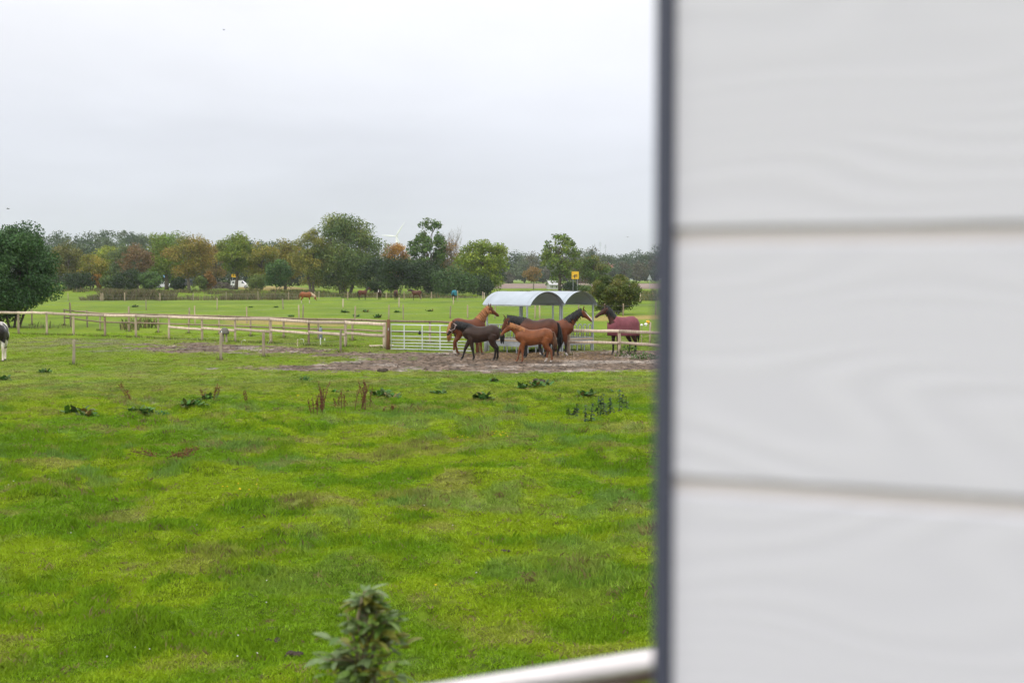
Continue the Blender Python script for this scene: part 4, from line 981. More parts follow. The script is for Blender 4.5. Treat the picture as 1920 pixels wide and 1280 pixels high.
# the dark tree by the fence, left
tree('dark_tree', 'dense dark green tree behind the fence at the left edge', 22, 99, 412, 176, [(.018, .040, .018), (.026, .055, .024), (.040, .075, .030)], n=46000, leaf=.15, ncl=120, rc=.16, trunk=.0, egg=.13, stems=4, rtr=.11, depth=.9)
b_ = [
 ('dusky_tree', 'dusky olive tree just right of the dark tree, behind the bright field', 130, 312, 447, 74, OLV, dict(n=3800, leaf=.34, trunk=.12, egg=.15)),
 ('golden_tree', 'small golden leaved tree on two pale stems left of the orange shrub', 172, 305, 475, 70, YO, dict(n=2400, leaf=.32, ncl=26, trunk=.30, stems=2, bark='bark_pale', rc=.2)),
 ('light_green_tree', 'light green round crown rising behind the golden tree', 203, 345, 450, 78, YG, dict(n=3600, leaf=.36, trunk=.1)),
 ('grey_green_tree', 'grey green tree between the light green crown and the russet tree', 232, 340, 456, 56, [(.05, .07, .04), (.075, .09, .05)], dict(n=2600, trunk=.1)),
 ('russet_tree', 'russet brown tree with a bare grey trunk above dark bushes', 258, 310, 458, 72, RED, dict(n=3000, leaf=.32, ncl=40, rc=.16, trunk=.26, bark='bark_pale')),
 ('tall_green_tree', 'tall yellow green tree left of the golden brown tree', 313, 322, 420, 76, YG[:2] + MGr[1:], dict(n=5200, leaf=.36, ncl=44, trunk=.08, egg=-.05)),
 ('golden_brown_tree', 'broad golden brown tree with thin pale trunk over the parked grey van', 355, 306, 440, 104, [(.065, .072, .02), (.105, .090, .022), (.145, .098, .026), (.085, .085, .02)], dict(n=5400, leaf=.34, ncl=52, rc=.16, trunk=.20, bark='bark_pale')),
 ('brown_tree', 'thin brownish tree behind the golden brown tree', 405, 350, 452, 60, [(.10, .07, .04), (.14, .10, .045)], dict(n=2400, trunk=.15)),
 ('round_tree', 'round green tree standing over the white van and yellow sign', 443, 318, 432, 80, [(.06, .085, .014), (.085, .11, .018), (.13, .145, .022)], dict(n=6000, leaf=.34, ncl=50, rc=.17, trunk=.20, egg=-.05)),
 ('yellowing_tree', 'yellowing tree just right of the round green tree', 490, 318, 447, 72, [(.075, .085, .02), (.115, .11, .024), (.165, .125, .024)], dict(n=4200, leaf=.34, ncl=40, trunk=.10)),
 ('golden_olive_tree', 'olive gold tree between the yellowing tree and the big willow', 535, 322, 446, 74, [(.07, .075, .022), (.13, .105, .025), (.18, .125, .028)], dict(n=4200, trunk=.06)),
 ('orange_tree', 'bright orange tree behind the thicket, below the wind turbine', 742, 345, 450, 58, ORG, dict(n=3400, leaf=.36, trunk=.1)),
 ('sparse_tree', 'tall open crowned tree with big dark leaves, left of the bare tree', 801, 300, 415, 84, [(.03, .058, .022), (.045, .075, .026), (.065, .095, .03)], dict(n=3900, leaf=.46, ncl=130, rc=.11, trunk=.0, egg=.0)),
 ('bare_tree', 'half bare brown tree with grey twigs standing above its neighbours', 845, 303, 440, 60, [(.14, .085, .04), (.17, .10, .045)], dict(n=1300, leaf=.30, ncl=30, trunk=.18, twigs=26, bark='bark_pale')),
 ('broad_lime_tree', 'broad yellow green tree at the right end of the thicket', 905, 292, 436, 112, [(.06, .085, .016), (.10, .125, .02), (.15, .165, .024)], dict(n=7000, leaf=.40, ncl=70, rc=.13, trunk=.04, egg=-.04)),
 ('lone_tree', 'lone open crowned green tree standing behind the arched roofs', 1050, 306, 433, 88, [(.045, .072, .018), (.07, .098, .022), (.095, .115, .026)], dict(n=2700, leaf=.44, ncl=84, rc=.10, trunk=.08, egg=.12)),
 ('dark_small_tree', 'darker small tree right of the yellow square sign', 1113, 312, 478, 66, [(.035, .058, .02), (.055, .08, .024), (.10, .085, .03)], dict(n=3000, leaf=.36, ncl=36, trunk=.12, rc=.18)),
 ('brown_slim_tree', 'slim brown leaved tree in front of the far wood', 1000, 320, 498, 38, [(.13, .085, .05), (.16, .10, .055)], dict(n=900, leaf=.30, ncl=20, trunk=.25, bark='bark_pale')),
]
for nm, lb, px, d, top, w_, pal, kw in b_: tree(nm, lb, px, d, top, w_, pal, group=GA, **kw)
# the big willow: three leaning stems, one label
tree('willow_tree', 'huge dark green willow, tallest tree in the row', 648, 292, 393, 150, WIL, n=21000, leaf=.34, ncl=130, rc=.14, trunk=.02, egg=.03, stems=3, group=GA, depth=.8)
tree('yellow_willow', 'yellowing willow leaning against the left side of the huge dark willow', 585, 290, 424, 76, [(.075, .085, .022), (.115, .108, .03), (.16, .135, .04)], n=6000, leaf=.28, ncl=52, rc=.16, trunk=.02, stems=2, group=GA)
# thicket and bushes
G2 = 'dark bushes at the edge of the far pasture'
for nm, lb, px, d, top, w_, pal, n, tr in [
 ('thicket_bush', 'dark green bush touching the right foot of the huge willow', 706, 270, 478, 70, DG, 3600, .0),
 ('thicket_bush', 'dark rounded bush with bare pale stems below the orange tree', 742, 262, 476, 82, DG, 4600, .12),
 ('thicket_bush', 'dark rounded bush between the pale stems and the sparse tree', 792, 262, 480, 88, DG, 4800, .0),
 ('thicket_bush', 'low dark bush behind the horse in the turquoise rug', 850, 258, 498, 92, [(.020, .040, .018), (.030, .055, .022), (.045, .07, .028)], 4600, .0),
 ('thicket_bush', 'dark green bush under the broad yellow green tree', 898, 276, 512, 60, DG, 2600, .0),
 ('dark_bush', 'dark green bush at the foot of the yellowing tree', 521, 302, 486, 58, [(.02, .048, .016), (.032, .065, .02), (.05, .085, .024)], 3400, .0),
 ('dark_bush', 'dark bush under the russet tree', 243, 300, 500, 62, DG, 3000, .0),
 ('green_bush', 'mid green bush right of the russet trunk', 283, 298, 506, 46, [(.03, .06, .02), (.05, .085, .028)], 2600, .0),
 ('dark_bush', 'low dark bush in front of the two pale stems', 148, 300, 508, 70, DG, 2400, .0),
 ('green_bush', 'leafy green bush right of the small orange shrub', 208, 302, 516, 44, [(.035, .06, .022), (.06, .085, .028)], 1700, .0),
 ('orange_shrub', 'small bright orange shrub beside the two pale stems', 183, 303, 509, 22, ORG, 800, .0),
 ('rusty_shrub', 'rusty orange shrub left of the heap of branches', 391, 304, 506, 30, [(.10, .058, .022), (.14, .070, .024), (.11, .07, .03)], 1400, .0),
 ('green_bush', 'dark bush hiding half the grey van', 333, 302, 516, 32, DG, 1600, .0),
 ('green_bush', 'green bush right of the white van under the yellowing tree', 482, 306, 512, 44, [(.05, .075, .022), (.08, .10, .028)], 1700, .0),
 ('green_bush', 'bush below the golden brown tree, left of the rusty shrub', 376, 303, 512, 30, [(.05, .075, .022), (.08, .095, .026)], 1100, .0),
 ('dark_bush', 'dark little bush at the foot of the lone tree', 1072, 302, 528, 42, DG, 1300, .0),
 ('green_bush', 'low bush between the small dark tree and the hedge bush', 1100, 300, 536, 40, [(.04, .065, .022), (.06, .085, .028)], 1000, .0)]:
    tree(nm, lb, px, d, top, w_, pal, n=n, leaf=.30, ncl=34, rc=.20, trunk=tr, egg=.1, stems=3 if tr else 2, bark='bark_pale' if tr else 'bark', group=G2, cat='bush', rtr=.16 if tr else .08)
tree('hawthorn_bush', 'spreading olive green bush right behind the arched shelter', 1153, 134, 508, 108, [(.026, .042, .012), (.042, .058, .015), (.066, .070, .018), (.070, .058, .022)], n=13000, leaf=.14, ncl=110, rc=.105, trunk=.0, egg=.05, stems=3, cat='bush', rtr=.07)

# far woods: each one mass
def wood_mass(name, spans, pal, seed, leaf, n):
    rng = np.random.default_rng(seed); Vs, Fs, Cs, o = [], [], [], 0; pal = np.array(pal)
    for (px, d, top, w_) in spans:
        base = on(px, d); H = pix(px, top, d).z - base.z; Wm = w_ / F * d
        c, ci, P, dv = crown_points(rng, np.array((0, 0, H * .54)), Wm / 2, Wm / 2, H * .47, 26, Wm * .24, n, rng.uniform(-.15, .05))
        k = rng.uniform(0, 1); cc = pal[rng.integers(len(pal))] * (0.8 + .4 * k); colr = cc * rng.uniform(.65, 1.35, n)[:, None] * (0.85 + .3 * rng.uniform(0, 1, len(c)))[ci][:, None]
        out = P - np.array((0, 0, H * .5)); out /= np.linalg.norm(out, axis=1)[:, None]
        V, Fq, cl = leaf_cards(rng, P + np.array(base), leaf, out * .5 + dv * .4 + np.array((0, 0, .3)), colr); Vs.append(V); Fs.append(Fq + o); Cs.append(cl); o += len(V)
    cl = np.concatenate(Cs); me = np_mesh(name, np.concatenate(Vs), np.concatenate(Fs), {'tint': ('FLOAT_COLOR', np.c_[np.clip(cl, 0, 1), np.ones(len(cl))])})
    return tag(ob(name, me, M['leaf']), kind='stuff')
rw = random.Random(8)
def skyline(pts, x):
    for (a, b), (c, e) in zip(pts, pts[1:]):
        if a <= x <= c: return b + (e - b) * (x - a) / (c - a)
    return pts[-1][1] if x > pts[-1][0] else pts[0][1]
sk = [(-60, 440), (60, 436), (100, 429), (150, 432), (190, 425), (235, 422), (290, 430), (330, 440), (400, 446), (470, 444), (520, 447), (560, 452), (620, 455)]
spn = []
for i in range(62):
    px = -50 + i * 10.6 + rw.uniform(-5, 5); spn.append((px, rw.uniform(620, 680), skyline(sk, px) + rw.uniform(0, 4), rw.uniform(38, 58)))
for i in range(46):
    px = -50 + i * 14 + rw.uniform(-5, 5); spn.append((px, rw.uniform(560, 610), skyline(sk, px) + rw.uniform(18, 34), rw.uniform(26, 40)))
wood_mass('distant_wood', spn, [(.058, .100, .046), (.072, .118, .050), (.085, .120, .055)], 4, .9, 1500)
sk2 = [(700, 478), (930, 480), (960, 470), (985, 465), (1010, 470), (1060, 466), (1100, 462), (1130, 466), (1160, 470), (1185, 468), (1200, 462), (1215, 466), (1235, 452), (1260, 446), (1300, 450), (1700, 455)]
spn = []
for i in range(60):
    px = 700 + i * 10.5 + rw.uniform(-5, 5); spn.append((px, rw.uniform(735, 800), skyline(sk2, px) + rw.uniform(0, 6), rw.uniform(32, 50)))
for i in range(50):
    px = 900 + i * 9 + rw.uniform(-5, 5); spn.append((px, rw.uniform(712, 735), skyline(sk2, px) + rw.uniform(14, 40), rw.uniform(20, 34)))
wood_mass('wood_beyond_the_field', spn, [(.042, .080, .036), (.056, .098, .042), (.075, .11, .04), (.09, .09, .045)], 5, .9, 1400)

spn = [(50 + i * 11.5 + rw.uniform(-4, 4), rw.uniform(366, 380), rw.uniform(500, 514), rw.uniform(22, 34)) for i in range(80)]
wood_mass('roadside_hedge', [q for q in spn if not 940 < q[0] < 1300], [(.030, .055, .022), (.045, .075, .026), (.060, .070, .028)], 6, .5, 420)

# reeds, rough verges and long grass: nobody could count them
def tuft_field(name, rects, seed, n, h, pal, wd=.05, lean=.35):
    """rects: (px0, px1, d0, d1, density weight, height)"""
    rng = np.random.default_rng(seed); wts = np.array([r[4] for r in rects], float); pick = rng.choice(len(rects), n, p=wts / wts.sum()); r = np.array([x[:4] + (x[5],) for x in rects])[pick]
    d = rng.uniform(r[:, 2], r[:, 3]); px = rng.uniform(r[:, 0], r[:, 1]); x = (px - 960) / F * (d * cP + CH * sP); z = terr(x, d)
    cl_ = fbm(x * .35, d * .35, seed, 3); keep = rng.uniform(0, 1, n) < sst(.30, .52, cl_) * .9 + .1
    x, d, z, cl_ = x[keep], d[keep], z[keep], cl_[keep]; r = r[keep]; m = len(x)
    hh = h * r[:, 4] * (0.35 + 1.25 * sst(.3, .7, cl_)) * rng.uniform(.6, 1.2, m); a = rng.uniform(0, 6.28, m); ln = rng.normal(0, lean, (m, 2)) * hh[:, None]
    dx, dy = np.cos(a) * wd * hh, np.sin(a) * wd * hh
    V = np.stack([np.c_[x - dx, d - dy, z - .03], np.c_[x + dx, d + dy, z - .03], np.c_[x + dx * .8 + ln[:, 0] * .45, d + dy * .8 + ln[:, 1] * .45, z + hh * .6], np.c_[x + ln[:, 0], d + ln[:, 1], z + hh], np.c_[x - dx * .8 + ln[:, 0] * .45, d - dy * .8 + ln[:, 1] * .45, z + hh * .6]], 1).reshape(-1, 3)
    pal = np.array(pal); c = pal[rng.integers(len(pal), size=m)] * rng.uniform(.65, 1.35, m)[:, None]
    me = np_mesh(name, V, np.arange(m * 5).reshape(m, 5), {'tint': ('FLOAT_COLOR', np.c_[np.repeat(np.clip(c, 0, 1), 5, 0), np.ones(m * 5)])})
    return tag(ob(name, me, M['leaf']), kind='stuff')
REED = [(.15, .15, .058), (.20, .17, .088), (.10, .13, .042), (.23, .18, .11), (.12, .105, .065)]
tuft_field('ditch_reeds', [(190, 330, 222, 236, 3.2, 1.0), (325, 420, 222, 230, .7, .6), (415, 520, 222, 232, 1.3, .65), (150, 200, 222, 232, .6, .6), (500, 560, 222, 236, .8, .6)], 11, 12000, 1.05, REED, wd=.035)
tuft_field('verge_grass', [(60, 440, 292, 300, 3, 1.0), (380, 620, 285, 303, 2.5, 1.0), (540, 700, 255, 285, 1.5, 1.1), (640, 820, 246, 262, 2.4, 1.2), (820, 960, 246, 262, 1.0, .8), (930, 1260, 288, 300, 1.6, 1.0), (1190, 1300, 215, 262, 1.8, 1.2), (930, 1130, 262, 288, .8, .7), (30, 160, 290, 299, 1.2, 1.3)], 12, 26000, .46, [(.11, .13, .035), (.17, .15, .055), (.08, .11, .03), (.22, .165, .08), (.13, .14, .04)], wd=.10)
tuft_field('rough_grass', [(30, 130, 93, 98, .5, .5), (225, 262, 93, 96, .35, .7), (232, 300, 97, 99, .35, .8)], 13, 260, .60, [(.09, .13, .025), (.14, .13, .05), (.20, .14, .08), (.08, .12, .03), (.18, .12, .07)], wd=.05)

# ------------------------------------------------------------------ grass of the near pasture, individual blades in instanced tufts
tcol = bpy.data.collections.new('grass_tufts')
for k in range(6):
    rng = np.random.default_rng(900 + k); nb = 34; V, Fq = [], []
    for i in range(nb):
        r = .085 * math.sqrt(rng.uniform()); a = rng.uniform(0, 6.28); p = np.array((r * math.cos(a), r * math.sin(a), -.01)); h = rng.uniform(.015, .046) * (1.6 if rng.uniform() < .06 else 1); a2 = rng.uniform(0, 6.28)
        w_ = rng.uniform(.0020, .0040); ln = rng.uniform(.15, 1.0) * h; t = np.array((math.cos(a2), math.sin(a2), 0)); s_ = np.array((-t[1], t[0], 0)) * w_
        o = len(V); V += [p - s_, p + s_, p + s_ * .8 + t * ln * .3 + np.array((0, 0, h * .65)), p + t * ln + np.array((0, 0, h)), p - s_ * .8 + t * ln * .3 + np.array((0, 0, h * .65))]; Fq.append([o, o + 1, o + 2, o + 3, o + 4])
    me = np_mesh('grass_tuft', np.array(V), np.array(Fq)); me.materials.append(M['blade']); o = bpy.data.objects.new('grass_tuft', me); tcol.objects.link(o)
rng = np.random.default_rng(77)
def scat(d0, d1, dens, half):
    n = int(dens * half * (d1 ** 2 - d0 ** 2)); d = np.sqrt(rng.uniform(d0 ** 2, d1 ** 2, n)); x = rng.uniform(-1, 1, n) * half
    return (x - .13) * d, d
GX, GY, GS = [], [], []
for d0, d1, dens, s_ in ((8, 18, 210, 1.0), (18, 30, 130, 1.15), (30, 46, 72, 1.4), (46, 64, 34, 1.8), (64, 88, 12, 2.2)):
    x, y = scat(d0, d1, dens, .36); GX.append(x); GY.append(y); GS.append(np.full(len(x), s_))
GX, GY, GS = np.concatenate(GX), np.concatenate(GY), np.concatenate(GS)
md = mudmask(GX, GY); n = len(GX); hk = fbm(GX * 1.35, GY * 1.15, 31, 3); hk2 = 0.4 * fbm(GX * 0.3, GY * 0.25, 52, 2) + 0.6 * fbm(GX * 1.2, GY * 0.9, 51, 3)
keep = (md < .35 + .3 * rng.uniform(0, 1, n)); GX, GY, GS, hk, hk2 = GX[keep], GY[keep], GS[keep], hk[keep], hk2[keep]; n = len(GX)
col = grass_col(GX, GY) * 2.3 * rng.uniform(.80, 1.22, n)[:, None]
dry = rng.uniform(0, 1, n) < .035 + .10 * sst(.55, .7, fbm(GX * 1.1, GY * .9, 71, 3)); col[dry] = np.array((.36, .30, .12)) * rng.uniform(.6, 1.2, dry.sum())[:, None]
dimf = 1 - .70 * sst(34, 52, np.hypot(GX, GY))
scl = GS * rng.uniform(.75, 1.3, n); scz = scl * (0.75 + 0.75 * sst(.52, .66, hk) + .4 * sst(.56, .66, hk2)) * dimf
Pg = np.c_[GX, GY, terr(GX, GY)]
me = bpy.data.meshes.new('pasture_grass'); me.vertices.add(n); me.vertices.foreach_set('co', Pg.astype(np.float32).ravel())
for nm, ty, key, arr in (('tint', 'FLOAT_COLOR', 'color', np.c_[np.clip(col, 0, 1), np.ones(n)]), ('rot', 'FLOAT_VECTOR', 'vector', np.c_[rng.normal(0, .12, n), rng.normal(0, .12, n), rng.uniform(0, 6.28, n)]), ('scl', 'FLOAT_VECTOR', 'vector', np.c_[scl, scl, scz])):
    a = me.attributes.new(nm, ty, 'POINT'); a.data.foreach_set(key, np.asarray(arr, np.float32).ravel())
go = ob('pasture_grass', me); tag(go, kind='stuff')
ng = bpy.data.node_groups.new('grass_scatter', 'GeometryNodeTree')
ng.interface.new_socket('Geometry', in_out='INPUT', socket_type='NodeSocketGeometry'); ng.interface.new_socket('Geometry', in_out='OUTPUT', socket_type='NodeSocketGeometry')
gi, gout = ng.nodes.new('NodeGroupInput'), ng.nodes.new('NodeGroupOutput')
ci_ = ng.nodes.new('GeometryNodeCollectionInfo'); ci_.inputs[0].default_value = tcol; ci_.inputs['Separate Children'].default_value = True; ci_.inputs['Reset Children'].default_value = True
ip = ng.nodes.new('GeometryNodeInstanceOnPoints'); ip.inputs['Pick Instance'].default_value = True
na_r = ng.nodes.new('GeometryNodeInputNamedAttribute'); na_r.data_type = 'FLOAT_VECTOR'; na_r.inputs[0].default_value = 'rot'
na_s = ng.nodes.new('GeometryNodeInputNamedAttribute'); na_s.data_type = 'FLOAT_VECTOR'; na_s.inputs[0].default_value = 'scl'
rvn = ng.nodes.new('FunctionNodeRandomValue'); rvn.data_type = 'INT'; rvn.inputs[4].default_value = 0; rvn.inputs[5].default_value = 5
lk = ng.links.new
m2p = ng.nodes.new('GeometryNodeMeshToPoints'); lk(gi.outputs[0], m2p.inputs[0])
lk(m2p.outputs[0], ip.inputs['Points']); lk(ci_.outputs[0], ip.inputs['Instance']); lk(na_r.outputs[0], ip.inputs['Rotation']); lk(na_s.outputs[0], ip.inputs['Scale']); lk(rvn.outputs[2], ip.inputs['Instance Index']); lk(ip.outputs[0], gout.inputs[0])
md_ = go.modifiers.new('scatter', 'NODES'); md_.node_group = ng

b = MB(); rn = random.Random(91)
def tuft_at(b, p, n, r, h):
    for i in range(n):
        a = rn.uniform(0, 6.28); q_ = rn.uniform(.02, r); x_, y_ = p.x + math.cos(a) * q_, p.y + math.sin(a) * q_; k = rn.uniform(.6, 1.4); b.col = tuple(c * k for c in ((.10, .16, .02) if rn.random() < .72 else (.23, .18, .08)))
        hh = h * rn.uniform(.5, 1.3); l1 = rn.uniform(-.4, .4) * hh; l2 = rn.uniform(-.4, .4) * hh; z_ = p.z - .02; w_ = .012
        b.add([(x_ - w_, y_, z_), (x_ + w_, y_, z_), (x_ + w_ * .7 + l1 * .4, y_ + l2 * .4, z_ + hh * .6), (x_ + l1, y_ + l2, z_ + hh)], [(0, 1, 2, 3)])
for p in PA + PB + PE + PR: tuft_at(b, p, 34, .26, .17)
for i in range(len(PA) - 1):
    for k in range(26): tuft_at(b, PA[i].lerp(PA[i + 1], rn.random()) + Vector((0, rn.uniform(-.3, .5), 0)), 7, .2, .14)
tag(b.build('fence_line_grass', M['plant'], color=True), kind='stuff')
# trampled clods and straw on the mud
rng = np.random.default_rng(41); nn = 26000; d = np.sqrt(rng.uniform(50 ** 2, 76 ** 2, nn)); x = rng.uniform(-.36, .16, nn) * d; mk = mudmask(x, d); k_ = rng.uniform(0, 1, nn) < np.clip(mk * 1.1 - .25, 0, 1) * .55
x, d = x[k_], d[k_]; n = len(x); z = terr(x, d); octa = np.array([(1, 0, 0), (0, 1, 0), (-1, 0, 0), (0, -1, 0), (0, 0, 1), (0, 0, -.4)], float); of = np.array([(0, 1, 4), (1, 2, 4), (2, 3, 4), (3, 0, 4), (1, 0, 5), (2, 1, 5), (3, 2, 5), (0, 3, 5)])
sz = (.022 + .06 * rng.uniform(0, 1, n) ** 2.5)[:, None, None]; V = octa[None] * sz * np.array((1.3, 1.1, .62)) * rng.uniform(.6, 1.35, (n, 6, 1)) + np.c_[x, d, z][:, None]
cc = mud_col(x, d) * rng.uniform(.55, 1.5, n)[:, None]
tag(ob('mud_clods', np_mesh('mud_clods', V.reshape(-1, 3), (np.arange(n)[:, None, None] * 6 + of[None]).reshape(-1, 3), {'tint': ('FLOAT_COLOR', np.c_[np.repeat(cc, 6, 0), np.ones(n * 6)])}), attr_mat('clod_soil', rough=.95)), kind='stuff')
b = MB(); rn = random.Random(14)
for i in range(900):
    px = rn.gauss(1010, 75); dd = rn.uniform(59.5, 66); p = on(px, dd, .012)
    if not 860 < px < 1240: continue
    a = rn.uniform(0, 6.28); l_ = rn.uniform(.05, .22); b.beam(p, p + Vector((math.cos(a) * l_, math.sin(a) * l_, rn.uniform(0, .03))), .014, .008)
tag(b.build('scattered_straw', simple('old_straw', (.27, .18, .08), .9, var=.35, scale=15)), kind='stuff')

# ------------------------------------------------------------------ weeds in the pasture
def leaf_blade(b, p, az, el, ln, wd, droop=.35, seg=3):
    t = Vector((math.cos(az) * math.cos(el), math.sin(az) * math.cos(el), math.sin(el))); s_ = Vector((-math.sin(az), math.cos(az), 0)); V = []
    pr = [.25, .9, 1.0, .15]
    for i in range(seg + 1):
        k = i / seg; c = Vector(p) + t * (ln * k) + Vector((0, 0, -droop * ln * k * k)); V += [c - s_ * wd * pr[i] * .5, c + s_ * wd * pr[i] * .5 + Vector((0, 0, .012))]
    b.add(V, [(2 * i, 2 * i + 1, 2 * i + 3, 2 * i + 2) for i in range(seg)])
def dock(px, py, s, label, seed):
    d = dist(py); rn = random.Random(seed); o = empty('dock_plant', W(px, d), rn.uniform(0, 6), label, 'plant', 'broad leaved docks in the pasture'); b = MB()
    for i in range(int(16 * (1 + s))):
        b.col = tuple(c * rn.uniform(.7, 1.3) for c in (.062, .135, .022)) if rn.random() < .93 else (.17, .12, .03)
        leaf_blade(b, (rn.uniform(-.22, .22) * s, rn.uniform(-.15, .15) * s, .01), rn.uniform(0, 6.28), rn.uniform(.25, 1.2), .26 * s * rn.uniform(.6, 1.2), .10 * s, rn.uniform(.2, .5))
    b.build('foliage', M['plant'], o, color=True); return o
for i, (px, py, s, lb) in enumerate([
 (146, 780, 1.35, 'dark dock plant with broad leaves below the leftmost thin post'), (166, 785, 1.0, 'paler dock rosette just right of the dark one on the left'), (263, 786, 1.15, 'dark dock plant in front of the leaning dry stalk'), (292, 777, 1.2, 'pale green dock patch right of the dry leaning stalk'), (357, 770, 1.1, 'glossy dock plant midway between dry stalks'),
 (83, 699, 1.0, 'small dock plant right of the piebald horse in the short grass'), (6, 713, 1.2, 'dock plant at the left edge of the picture'), (390, 752, 1.1, 'dock leaves around the foot of the thin reddish stalk'), (735, 751, 1.3, 'large dock plant right of the reddish stalks'), (712, 745, 1.1, 'pale dock plant behind the large dock, by the reddish stalks'),
 (904, 754, 1.2, 'upright dock plant in the middle of the pasture below the foals'), (980, 731, 1.1, 'dock plant beside a small soil heap below the chestnut foal'), (1012, 730, 1.2, 'broad dock patch around the soil heap'), (1100, 743, 1.1, 'dock plant right of the soil heap'), (1152, 741, .9, 'flat dock plant near the house corner'), (925, 716, .9, 'small dock tuft just below the mud under the foals'), (574, 714, .8, 'small weed tuft below the left mud strip'), (640, 741, 1.0, 'dock leaves behind the tall reddish stalks'), (823, 739, .9, 'low weed left of the upright dock')]): dock(px, py, s, lb, 300 + i)
for i, (px, py, s, lb) in enumerate([(646, 586, 2.4, 'large dark dock clump on the far pasture left of the pale stake'), (686, 585, 2.0, 'dock clump on the far pasture below the two nearest bay horses'), (668, 594, 2.0, 'dark weed clump just above the log fence, left one of two'), (707, 596, 2.3, 'dark weed clump just above the log fence, right one of two'), (745, 586, 2.0, 'dock clump on the far pasture beside the gate side stake'), (806, 584, 1.8, 'dark weed on the far pasture above the gate'), (470, 577, 1.5, 'low weed on the far pasture left of the grazing chestnut horse'), (517, 577, 1.6, 'low weed on the far pasture just below the grazing chestnut horse'), (545, 594, 1.8, 'dark green weed patch behind the log fence'), (253, 576, 2.2, 'brownish weed clump on the far pasture behind the fence bend')]):
    dock(px, py, s * .78, lb, 360 + i)['group'] = 'weeds on the far pasture'
def sorrel(px, py, h, nst, spread, label, seed, lean=0.0, flat=False):
    d = dist(py); rn = random.Random(seed); o = empty('dry_sorrel', W(px, d), 0, label, 'plant', 'dry reddish sorrel stalks in the pasture'); b = MB()
    for i in range(nst):
        p0 = Vector((rn.uniform(-.5, .5) * spread, rn.uniform(-.4, .4) * spread, -.02)); hh = h * rn.uniform(.55, 1.05); dx = (lean + rn.uniform(-.25, .25)) * hh
        if flat: dx = rn.choice((-1, 1)) * rn.uniform(.5, 1.3) * h; hh = h * rn.uniform(.2, .55)
        p1 = p0 + Vector((dx * .4, 0, hh * .55)); p2 = p0 + Vector((dx, rn.uniform(-.1, .1), hh))
        b.col = (.15, .075, .035); b.tube([p0, p1, p2], [.010, .008, .004], 5)
        for k in range(int(30 + 24 * h)):
            t = rn.uniform(.3, 1.0); q = p0.lerp(p1, t / .5) if t < .5 else p1.lerp(p2, (t - .5) * 2); r = .045 * (1.15 - t * .7) * (1.6 if flat else 1)
            c = q + Vector((rn.uniform(-r, r), rn.uniform(-r, r), rn.uniform(-.02, .05))); b.col = tuple(c_ * rn.uniform(.6, 1.35) for c_ in (.175, .068, .034)); leaf_blade(b, c, rn.uniform(0, 6.28), rn.uniform(.3, 1.3), .034, .018, .1)
    b.build('stalks', M['plant'], o, color=True)
for i, a in enumerate([(246, 762, .60, 3, .16, 'dry reddish stalk leaning to the left above the docks', -.55), (402, 754, .40, 3, .2, 'thin reddish stalks above dock leaves left of centre', 0.1), (462, 757, .42, 2, .2, 'low reddish stalk pair right of the dock leaves', -.2), (613, 771, .80, 6, .34, 'tallest reddish stalk clump in the pasture', 0.0), (638, 769, .50, 4, .3, 'short reddish stalks right of the tallest clump', .1), (678, 773, .66, 8, .42, 'bushy rust red sorrel clump right of the tallest stalks', .05), (680, 740, .55, 3, .4, 'thin dark dry stalks behind the rust red clump', -.1), (590, 791, .50, 8, .5, 'low reddish sorrel in front of the tallest clump', 0.0), (728, 778, .22, 5, .3, 'very low reddish sorrel right of the rust red clump', .2), (377, 752, .35, 2, .2, 'tiny reddish stalk left of the dock leaves', 0)]): sorrel(*a[:6], 400 + i, a[6])
sorrel(318, 867, .62, 7, .5, 'sprawling dark red sorrel stalks lying over a green tussock', 420, 0, True)
def nettle(px, py, h, nst, label, seed):
    d = dist(py); rn = random.Random(seed); o = empty('nettle', W(px, d), 0, label, 'plant', 'nettles near the house corner'); b = MB()
    for i in range(nst):
        x, y = rn.uniform(-.1, .1) * nst * .5, rn.uniform(-.1, .1); hh = h * rn.uniform(.7, 1.05); b.col = (.05, .07, .03); p = Vector((x, y, -.02)); tp = Vector((x + rn.uniform(-.05, .05), y, hh)); b.tube([p, tp], [.007, .003], 4)
        for k in range(26):
            t = rn.uniform(.15, 1); b.col = tuple(c * rn.uniform(.7, 1.3) for c in (.045, .085, .040)); leaf_blade(b, p.lerp(tp, t), rn.uniform(0, 6.28), rn.uniform(-.3, .5), .11 * (1.15 - .7 * t), .05, .4)
    b.build('stems', M['plant'], o, color=True)
for i, a in enumerate([(1073, 782, .32, 3, 'low nettle left of the tall nettles'), (1101, 794, .45, 2, 'nettle in front of the tall nettles'), (1124, 783, .80, 3, 'tallest nettle in the middle of its group'), (1147, 779, .50, 2, 'nettle between the tallest and the pair on the right'), (1168, 783, .72, 3, 'tall nettle pair nearest the house corner')]): nettle(*a, 430 + i)
for px, py, h, n_, lb in ((1176, 668, .62, 12, 'leafy green weed at the foot of the paddock fence post'), (1206, 674, .34, 9, 'low green weed in the mud right of the fence post')):
    o = empty('weed_clump', W(px, dist(py)), 0, lb, 'plant'); b = MB(); rn = random.Random(px)
    for i in range(120):
        b.col = tuple(c * rn.uniform(.65, 1.35) for c in (.065, .13, .022)); a = rn.uniform(0, 6.28); r = .5 * math.sqrt(rn.random()) * (1.3 if h < .5 else .8); leaf_blade(b, (r * math.cos(a), r * .5 * math.sin(a), rn.uniform(0, h) * (1 - r)), rn.uniform(0, 6.28), rn.uniform(0, 1.2), .17, .06, .3)
    b.build('foliage', M['plant'], o, color=True)
